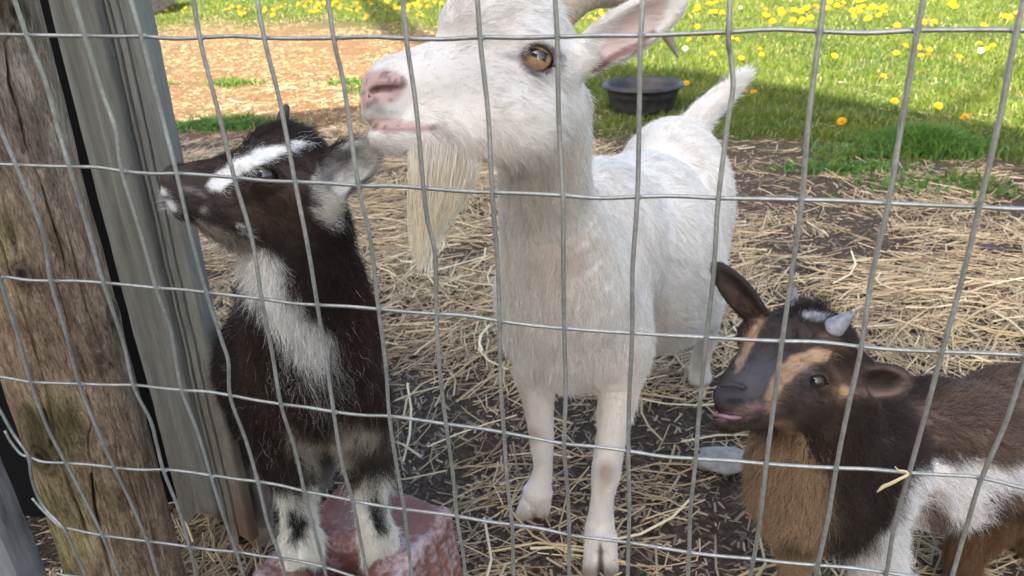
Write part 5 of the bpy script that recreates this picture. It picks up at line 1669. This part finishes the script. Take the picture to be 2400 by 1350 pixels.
    base = mixc(base, pmask(wx, wy, [(735, 470), (790, 440), (800, 470), (768, 520), (742, 510)], 8) * er * .8, (0.68, 0.62, 0.52))
    e_ = np.hypot((px - EK[0]) / 27, (py - EK[1]) / 18)
    base = mixc(base, smooth01((1.3 - e_) / .3) * head * .8, (0.045, 0.03, 0.028))
    base = mixc(base, disc(px, py, 590, 408, 14, 6, .6, 12) * head * .6, (0.07, 0.045, 0.04))
    return base


v, q, nn, kid_o = build_body("body", gk, 0.0024, kid_col, m_skin, kid)
bones_k = [
 B(390, 425, .63, 450, 420, .63, .013, .002, .10), B(400, 470, .63, 470, 480, .63, .012, .005, .15), B(470, 400, .64, 600, 360, .63, .020, .006, .12), B(480, 480, .64, 620, 520, .63, .02, .008, .12),
 B(560, 340, .65, 740, 310, .67, .025, .016, .32), B(600, 440, .63, 720, 500, .63, .022, .010, .14), B(600, 560, .66, 720, 590, .68, .025, .014, .16), B(640, 400, .63, 700, 420, .64, .018, .007, .12),
 B(740, 440, .65, 880, 345, .65, .022, .010, .25),
 B(600, 600, .68, 640, 760, .76, .04, .024, .22), B(720, 560, .68, 740, 740, .78, .04, .020, .18), B(800, 520, .70, 860, 740, .82, .04, .020, .18),
 B(700, 760, .78, 730, 960, .86, .05, .026, .20), B(620, 850, .86, 640, 1000, .90, .04, .026, .22), B(860, 760, .84, 880, 980, .90, .05, .020, .18),
 B(640, 720, 1.0, 560, 850, 1.08, .07, .022, .16), B(600, 850, 1.05, 570, 1000, 1.1, .06, .024, .16), B(640, 1000, .90, 690, 1100, .93, .035, .028, .26), B(860, 990, .92, 880, 1090, .95, .035, .028, .26),
 B(690, 1110, .94, 700, 1240, .97, .022, .014, .16), B(700, 1240, .97, 706, 1330, 1.0, .022, .017, .16), B(862, 1105, .95, 872, 1220, .98, .022, .014, .16), B(876, 1220, .98, 892, 1300, 1.0, .022, .017, .16),
 B(760, 980, .88, 760, 1050, .92, .03, .030, .25), B(610, 1080, 1.17, 615, 1240, 1.24, .03, .014, .14), B(750, 1040, 1.25, 755, 1130, 1.36, .03, .014, .14), B(580, 720, 1.13, 590, 650, 1.15, .02, .03, .3)]
ck = P(*EK[:3])
grow_fur("fur", v, q, nn, bones_k, lambda p, g: kid_col(p + g.normal(0, .0022, p.shape), g) * (0.70 + 0.6 * g.random((len(p), 1))), kid, m_fur,
         per_cm2=62, rad=0.00022, curl=0.65, K=6, skip=skip_eyes([(ck, EK[3])]), clump=0.55, lref=0.018, seed=11, cut=0.3)
eyeball(kid, ck, EK[3], (-0.15, -0.05, -1), 14, (0.035, 0.028, 0.026), (0.02, 0.015, 0.015), (0.5, 0.22))
horn(kid, [(656, 315, .668, 15), (660, 290, .666, 15), (666, 266, .664, 13), (673, 246, .663, 6)], (0.06, 0.05, 0.055))
n = 34                                                        # whiskers at the lips
root = np.stack([P(388 + 14 * rng.random(), 440 + 50 * rng.random(), .636) for _ in range(n)])
tip = root + np.stack([[-0.008 * rng.random() - .003, 0.006 * rng.random(), -0.004 * rng.random()] for _ in range(n)])
strands("whiskers", root, (root + tip) / 2, tip, np.tile([[0.6, 0.58, 0.55]], (n, 1)), m_fur, kid, 0.00012, 5)

# ------------------------------------------------------------------ tricoloured kid
gb = Goat()
gb.E(1890, 1120, .90, 132, 165, .075, .03)                    # chest
gb.E(2010, 1060, .93, 140, 165, .080, .03)                    # shoulder
gb.E(2190, 1030, 1.0, 215, 142, .085, .04)                    # barrel
gb.E(2390, 1010, 1.07, 180, 150, .085, .04)                   # quarters
gb.E(2180, 1120, 1.0, 190, 90, .07, .03)
gb.Cn((1940, 900, .82, 105), (1905, 1030, .86, 125), .03)     # neck
gb.E(1895, 815, .80, 104, 96, .047, .012)                     # skull
gb.E(1860, 765, .80, 62, 40, .036, .012)                      # crown
gb.Cn((1850, 880, .775, 78), (1724, 936, .737, 46), .012, 1.0)
gb.Cn((1815, 800, .785, 56), (1742, 900, .745, 47), .012)
gb.Cn((1870, 930, .785, 78), (1748, 968, .745, 38), .014, 0.95)
gb.E(1712, 933, .733, 36, 33, .015, .006)                     # nose pad
gb.E(1712, 990, .742, 38, 22, .014, .006)                     # chin
gb.E(1765, 792, .79, 34, 40, .020, .012)                      # far brow
gb.E(1900, 880, .772, 58, 50, .020, .012)                     # near orbit
gb.E(1740, 960, .728, 34, 22, .010, .008)
gb.chain([(1672, 962, .728, 5), (1700, 972, .717, 8), (1728, 977, .714, 7), (1760, 974, .718, 5), (1800, 964, .728, 3)], .003, neg=True)
gb.chain([(1704, 934, .710, 4), (1720, 940, .709, 8), (1742, 937, .713, 6)], .003, neg=True)
gb.chain([(1690, 905, .716, 4), (1716, 900, .712, 7), (1742, 908, .712, 6)], .006)
gb.chain([(1684, 930, .716, 3), (1680, 938, .720, 4)], .003, neg=True)
EB = (1908, 891, .763, .0122)
gb.eye(*EB[:4], 28, 16, 12)
gb.ear((1990, 888, .795), (2138, 896, .775), .0190, .0085, (0.05, 0.25, -1), .009, cup=.8)
gb.ear((1800, 772, .82), (1674, 618, .79), .0160, .0080, (-0.45, 0.2, -1), .009, cup=.8)
gb.chain([(1870, 1220, .93, 55), (1862, 1330, .99, 34), (1858, 1420, 1.04, 28), (1862, 1500, 1.08, 28)], .02)
gb.chain([(2030, 1180, .95, 78), (2050, 1300, .99, 58), (2070, 1400, 1.03, 36), (2080, 1490, 1.07, 30)], .02)
gb.chain([(2370, 1110, 1.06, 95), (2310, 1220, 1.07, 55), (2262, 1300, 1.08, 38), (2275, 1400, 1.10, 26), (2280, 1450, 1.12, 28)], .03)
gb.chain([(2480, 1110, 1.10, 95), (2440, 1220, 1.13, 50), (2420, 1290, 1.16, 30), (2430, 1380, 1.18, 26)], .03)
gb.chain([(2500, 880, 1.12, 30), (2560, 820, 1.13, 20)], .02)
fb = on_z(2050, 1430)
brown = empty("goat", (fb[0], fb[1], 0), "small brown, black and white young goat with grey horn buds looking left at the fence", "goat", "goats behind the wire fence")


def brown_col(p, g):
    px, py = pix(p); n = len(p)
    wx = px + vnoise(p, 70, 80) * 10; wy = py + vnoise(p, 70, 81) * 10
    head = p[:, 2] < 0.86
    base = np.tile([0.040, 0.028, 0.022], (n, 1)) * (1 + 0.3 * vnoise(p, 16, 82))[:, None]
    base = mixc(base, head * disc(px, py, 1850, 920, 90, 60, .8) * .35, (0.075, 0.055, 0.048))
    rump_ = pmask(wx, wy, [(2130, 960), (2200, 900), (2300, 850), (2450, 830), (2650, 850), (2650, 1090), (2300, 1085), (2200, 1040)], 40)
    if g is not None:
        rump_ = np.where(g.random(n) < 0.75, rump_, 0.1)
    base = mixc(base, rump_ * .9, (0.20, 0.135, 0.10))
    chest = pmask(wx, wy, [(1720, 1010), (1800, 1000), (1870, 1015), (1930, 965), (1965, 975), (1960, 1040), (1935, 1120), (1945, 1200), (1925, 1300), (1900, 1420), (1820, 1420), (1780, 1200), (1720, 1100)], 16)
    base = mixc(base, chest * (~(p[:, 2] < .80)), (0.37, 0.255, 0.16))
    if g is not None:
        base = mixc(base, (g.random(n) < .12) * chest, (0.16, 0.10, 0.06))
    base = mixc(base, disc(px, py, 1862, 1270, 36, 20, .8) * .7, (0.03, 0.022, 0.02))
    wA = pmask(wx, wy, [(2108, 1118), (2140, 1085), (2228, 1062), (2305, 1078), (2420, 1083), (2700, 1060), (2700, 1140), (2400, 1140), (2325, 1140), (2312, 1185), (2294, 1228), (2245, 1225), (2205, 1190), (2172, 1150), (2165, 1200), (2160, 1255), (2120, 1360), (2110, 1520), (2000, 1520), (1965, 1370), (1975, 1294), (2052, 1250), (2090, 1200)], 9)
    base = mixc(base, wA, (0.76, 0.745, 0.73))
    mixd = pmask(wx, wy, [(2155, 1130), (2185, 1130), (2230, 1215), (2215, 1250), (2170, 1245), (2150, 1190)], 12)
    base = mixc(base, mixd * .6, (0.25, 0.17, 0.13))
    spot = pmask(wx, wy, [(2318, 1138), (2400, 1136), (2420, 1160), (2360, 1190), (2318, 1180)], 10)
    base = mixc(base, spot * .85, (0.17, 0.10, 0.07))
    hl_ = pmask(wx, wy, [(2225, 1225), (2300, 1195), (2400, 1190), (2480, 1220), (2460, 1400), (2180, 1400), (2195, 1270)], 14) * (p[:, 2] > 1.0)
    base = mixc(base, hl_ * .9, (0.20, 0.115, 0.06))
    base = mixc(base, disc(px, py, 2225, 1310, 40, 30, .7) * (p[:, 2] > 1.0) * .6, (0.06, 0.04, 0.035))
    base = mixc(base, pmask(wx, wy, [(2290, 838), (2330, 812), (2420, 800), (2620, 780), (2620, 850), (2400, 846), (2330, 842)], 6), (0.76, 0.745, 0.73))
    # face
    fx, fy = px + vnoise(p, 130, 83) * 4, py + vnoise(p, 130, 84) * 4
    TAN = (0.40, 0.255, 0.15)
    s1 = pmask(fx, fy, [(1792, 965), (1796, 925), (1808, 890), (1830, 855), (1868, 828), (1920, 815), (1948, 822), (1940, 845), (1900, 856), (1868, 872), (1838, 902), (1822, 935), (1812, 962)], 5) * head
    s2 = pmask(fx, fy, [(1738, 812), (1752, 775), (1782, 742), (1796, 742), (1778, 775), (1768, 805), (1752, 835), (1734, 868), (1722, 872), (1726, 840)], 5) * head
    base = mixc(base, np.maximum(s1, s2) * .92, TAN)
    base = mixc(base, disc(px, py, 1960, 905, 26, 40, .8, 20) * head * .45, (0.22, 0.13, 0.07))
    base = mixc(base, pmask(fx, fy, [(1810, 985), (1850, 985), (1870, 1015), (1820, 1020)], 8) * head * .6, (0.30, 0.18, 0.10))
    base = mixc(base, disc(px, py, 1950, 800, 26, 12, .7, 30) * head * .5, (0.24, 0.14, 0.09))
    base = mixc(base, disc(px, py, 1975, 917, 22, 12, .6) * (p[:, 2] < .84) * .8, (0.48, 0.33, 0.17))
    base = mixc(base, disc(px, py, 1768, 890, 46, 30, .8, -50) * head * .55, (0.075, 0.07, 0.078))
    base = mixc(base, disc(px, py, 1768, 880, 70, 60, .8) * head * .5, (0.06, 0.055, 0.06))
    base = mixc(base, disc(px, py, 1708, 925, 36, 26, .5) * head * .85, (0.040, 0.036, 0.045))
    base = mixc(base, disc(px, py, 1722, 940, 22, 8, .5, 5) * head * .9, (0.006, 0.005, 0.006))
    base = mixc(base, pmask(px, py, [(1745, 968), (1800, 958), (1802, 966), (1750, 980)], 3) * head * .8, (0.01, 0.008, 0.008))
    base = mixc(base, disc(px, py, 1765, 958, 34, 14, .8, -10) * head * .5, (0.28, 0.17, 0.15))
    base = mixc(base, pmask(px, py, [(1666, 960), (1700, 966), (1750, 968), (1756, 978), (1720, 988), (1690, 988), (1670, 980)], 4) * head * .8, (0.20, 0.115, 0.13))
    base = mixc(base, disc(px, py, 1906, 738, 26, 12, .5, 15) * head * .9, (0.62, 0.62, 0.64))
    ea = disc(px, py, 2068, 898, 66, 40, .25, 3) * (p[:, 2] < .815)
    base = mixc(base, ea * .9, (0.17, 0.125, 0.095))  # near ear: lit rim painted lighter brown, hollow painted dark
    base = mixc(base, disc(px, py, 2060, 890, 50, 27, .4, 3) * (p[:, 2] < .815) * .9, (0.014, 0.011, 0.010))
    base = mixc(base, pmask(px, py, [(1685, 640), (1720, 665), (1780, 730), (1770, 750), (1725, 720), (1695, 680)], 8) * head * .5, (0.10, 0.06, 0.045))
    e_ = np.hypot((px - EB[0]) / 26, (py - EB[1]) / 17)
    base = mixc(base, smooth01((1.35 - e_) / .3) * head * .9, (0.035, 0.03, 0.03))
    base = mixc(base, disc(px, py, 1892, 868, 30, 6, .8, 22) * head * .4, (0.20, 0.18, 0.18))
    return base


v, q, nn, br_o = build_body("body", gb, 0.0025, brown_col, m_skin, brown)
bones_b = [
 B(1690, 930, .72, 1760, 900, .73, .015, .0022, .10), B(1700, 990, .73, 1780, 1000, .74, .015, .006, .15), B(1750, 880, .74, 1850, 800, .76, .022, .006, .12), B(1780, 960, .73, 1880, 960, .75, .022, .009, .14),
 B(1830, 800, .76, 1900, 720, .79, .025, .009, .15), B(1890, 900, .75, 1970, 930, .77, .022, .008, .13), B(1850, 980, .76, 1960, 970, .79, .022, .013, .16), B(1960, 780, .78, 2020, 860, .80, .025, .013, .2),
 B(2000, 890, .79, 2125, 895, .78, .024, .0045, .12), B(1790, 760, .80, 1680, 630, .79, .018, .006, .16),
 B(1800, 1030, .82, 1800, 1150, .86, .04, .021, .18), B(1900, 1010, .82, 1890, 1180, .87, .04, .021, .18), B(1850, 1180, .86, 1860, 1300, .93, .04, .022, .18), B(1990, 950, .84, 2060, 1150, .90, .05, .026, .2),
 B(2020, 1150, .90, 2080, 1270, .95, .04, .030, .24), B(2100, 960, .93, 2250, 1000, .96, .07, .022, .16), B(2250, 920, .97, 2480, 940, 1.02, .07, .020, .16), B(2200, 1080, .94, 2330, 1160, .98, .06, .028, .22),
 B(2180, 1160, .95, 2230, 1230, .98, .05, .034, .26), B(2040, 1250, .95, 2070, 1400, 1.0, .04, .026, .2), B(1865, 1290, .95, 1860, 1430, 1.03, .03, .014, .12), B(2380, 1100, 1.03, 2290, 1240, 1.05, .05, .028, .22),
 B(2290, 1240, 1.05, 2260, 1340, 1.06, .04, .026, .22), B(2400, 860, 1.05, 2520, 860, 1.08, .04, .03, .2)]
cbn = P(*EB[:3])
grow_fur("fur", v, q, nn, bones_b, lambda p, g: brown_col(p + g.normal(0, .0024, p.shape), g) * (0.70 + 0.6 * g.random((len(p), 1))), brown, m_fur,
         per_cm2=58, rad=0.00023, curl=0.6, K=6, skip=skip_eyes([(cbn, EB[3])]), clump=0.5, lref=0.018, seed=23, cut=0.3)
eyeball(brown, cbn, EB[3], (-0.25, -0.05, -1), 12, (0.075, 0.062, 0.045), (0.02, 0.015, 0.015), (0.5, 0.2))
HC = (0.27, 0.27, 0.30)
horn(brown, [(1935, 782, .772, 30), (1955, 768, .765, 26), (1978, 750, .759, 17), (2001, 734, .755, 6)], HC, 0.05)
horn(brown, [(1850, 746, .80, 19), (1856, 718, .812, 14), (1860, 698, .81, 11), (1862, 676, .808, 5)], HC, 0.05)
V, Q = tube(catmull([P(1678, 972, .724), P(1695, 975, .716), P(1716, 979, .714), P(1738, 979, .718)], 6), np.interp(np.linspace(0, 1, 19), [0, .3, .8, 1], [.0012, .0022, .0022, .0010]), 10)
mesh_np("tongue", to_world(V), Q[:, ::-1], m_tongue, brown)
n = 1500                                                       # tuft between the horns
root = np.stack([P(1893 + 24 * rng.normal(), 745 + 10 * rng.normal(), .79 + .008 * rng.normal()) for _ in range(n)])
tip = root + np.stack([[0.004 * rng.normal() + .002, -0.008 - .010 * rng.random(), 0.006 * rng.normal()] for _ in range(n)])
strands("forelock", root, (root + tip) / 2 + rng.normal(0, .002, (n, 3)), tip, np.tile([[0.032, 0.022, 0.018]], (n, 1)) * (0.7 + .6 * rng.random((n, 1))), m_fur, brown, 0.00022, 5)
print("DONE BUILD")
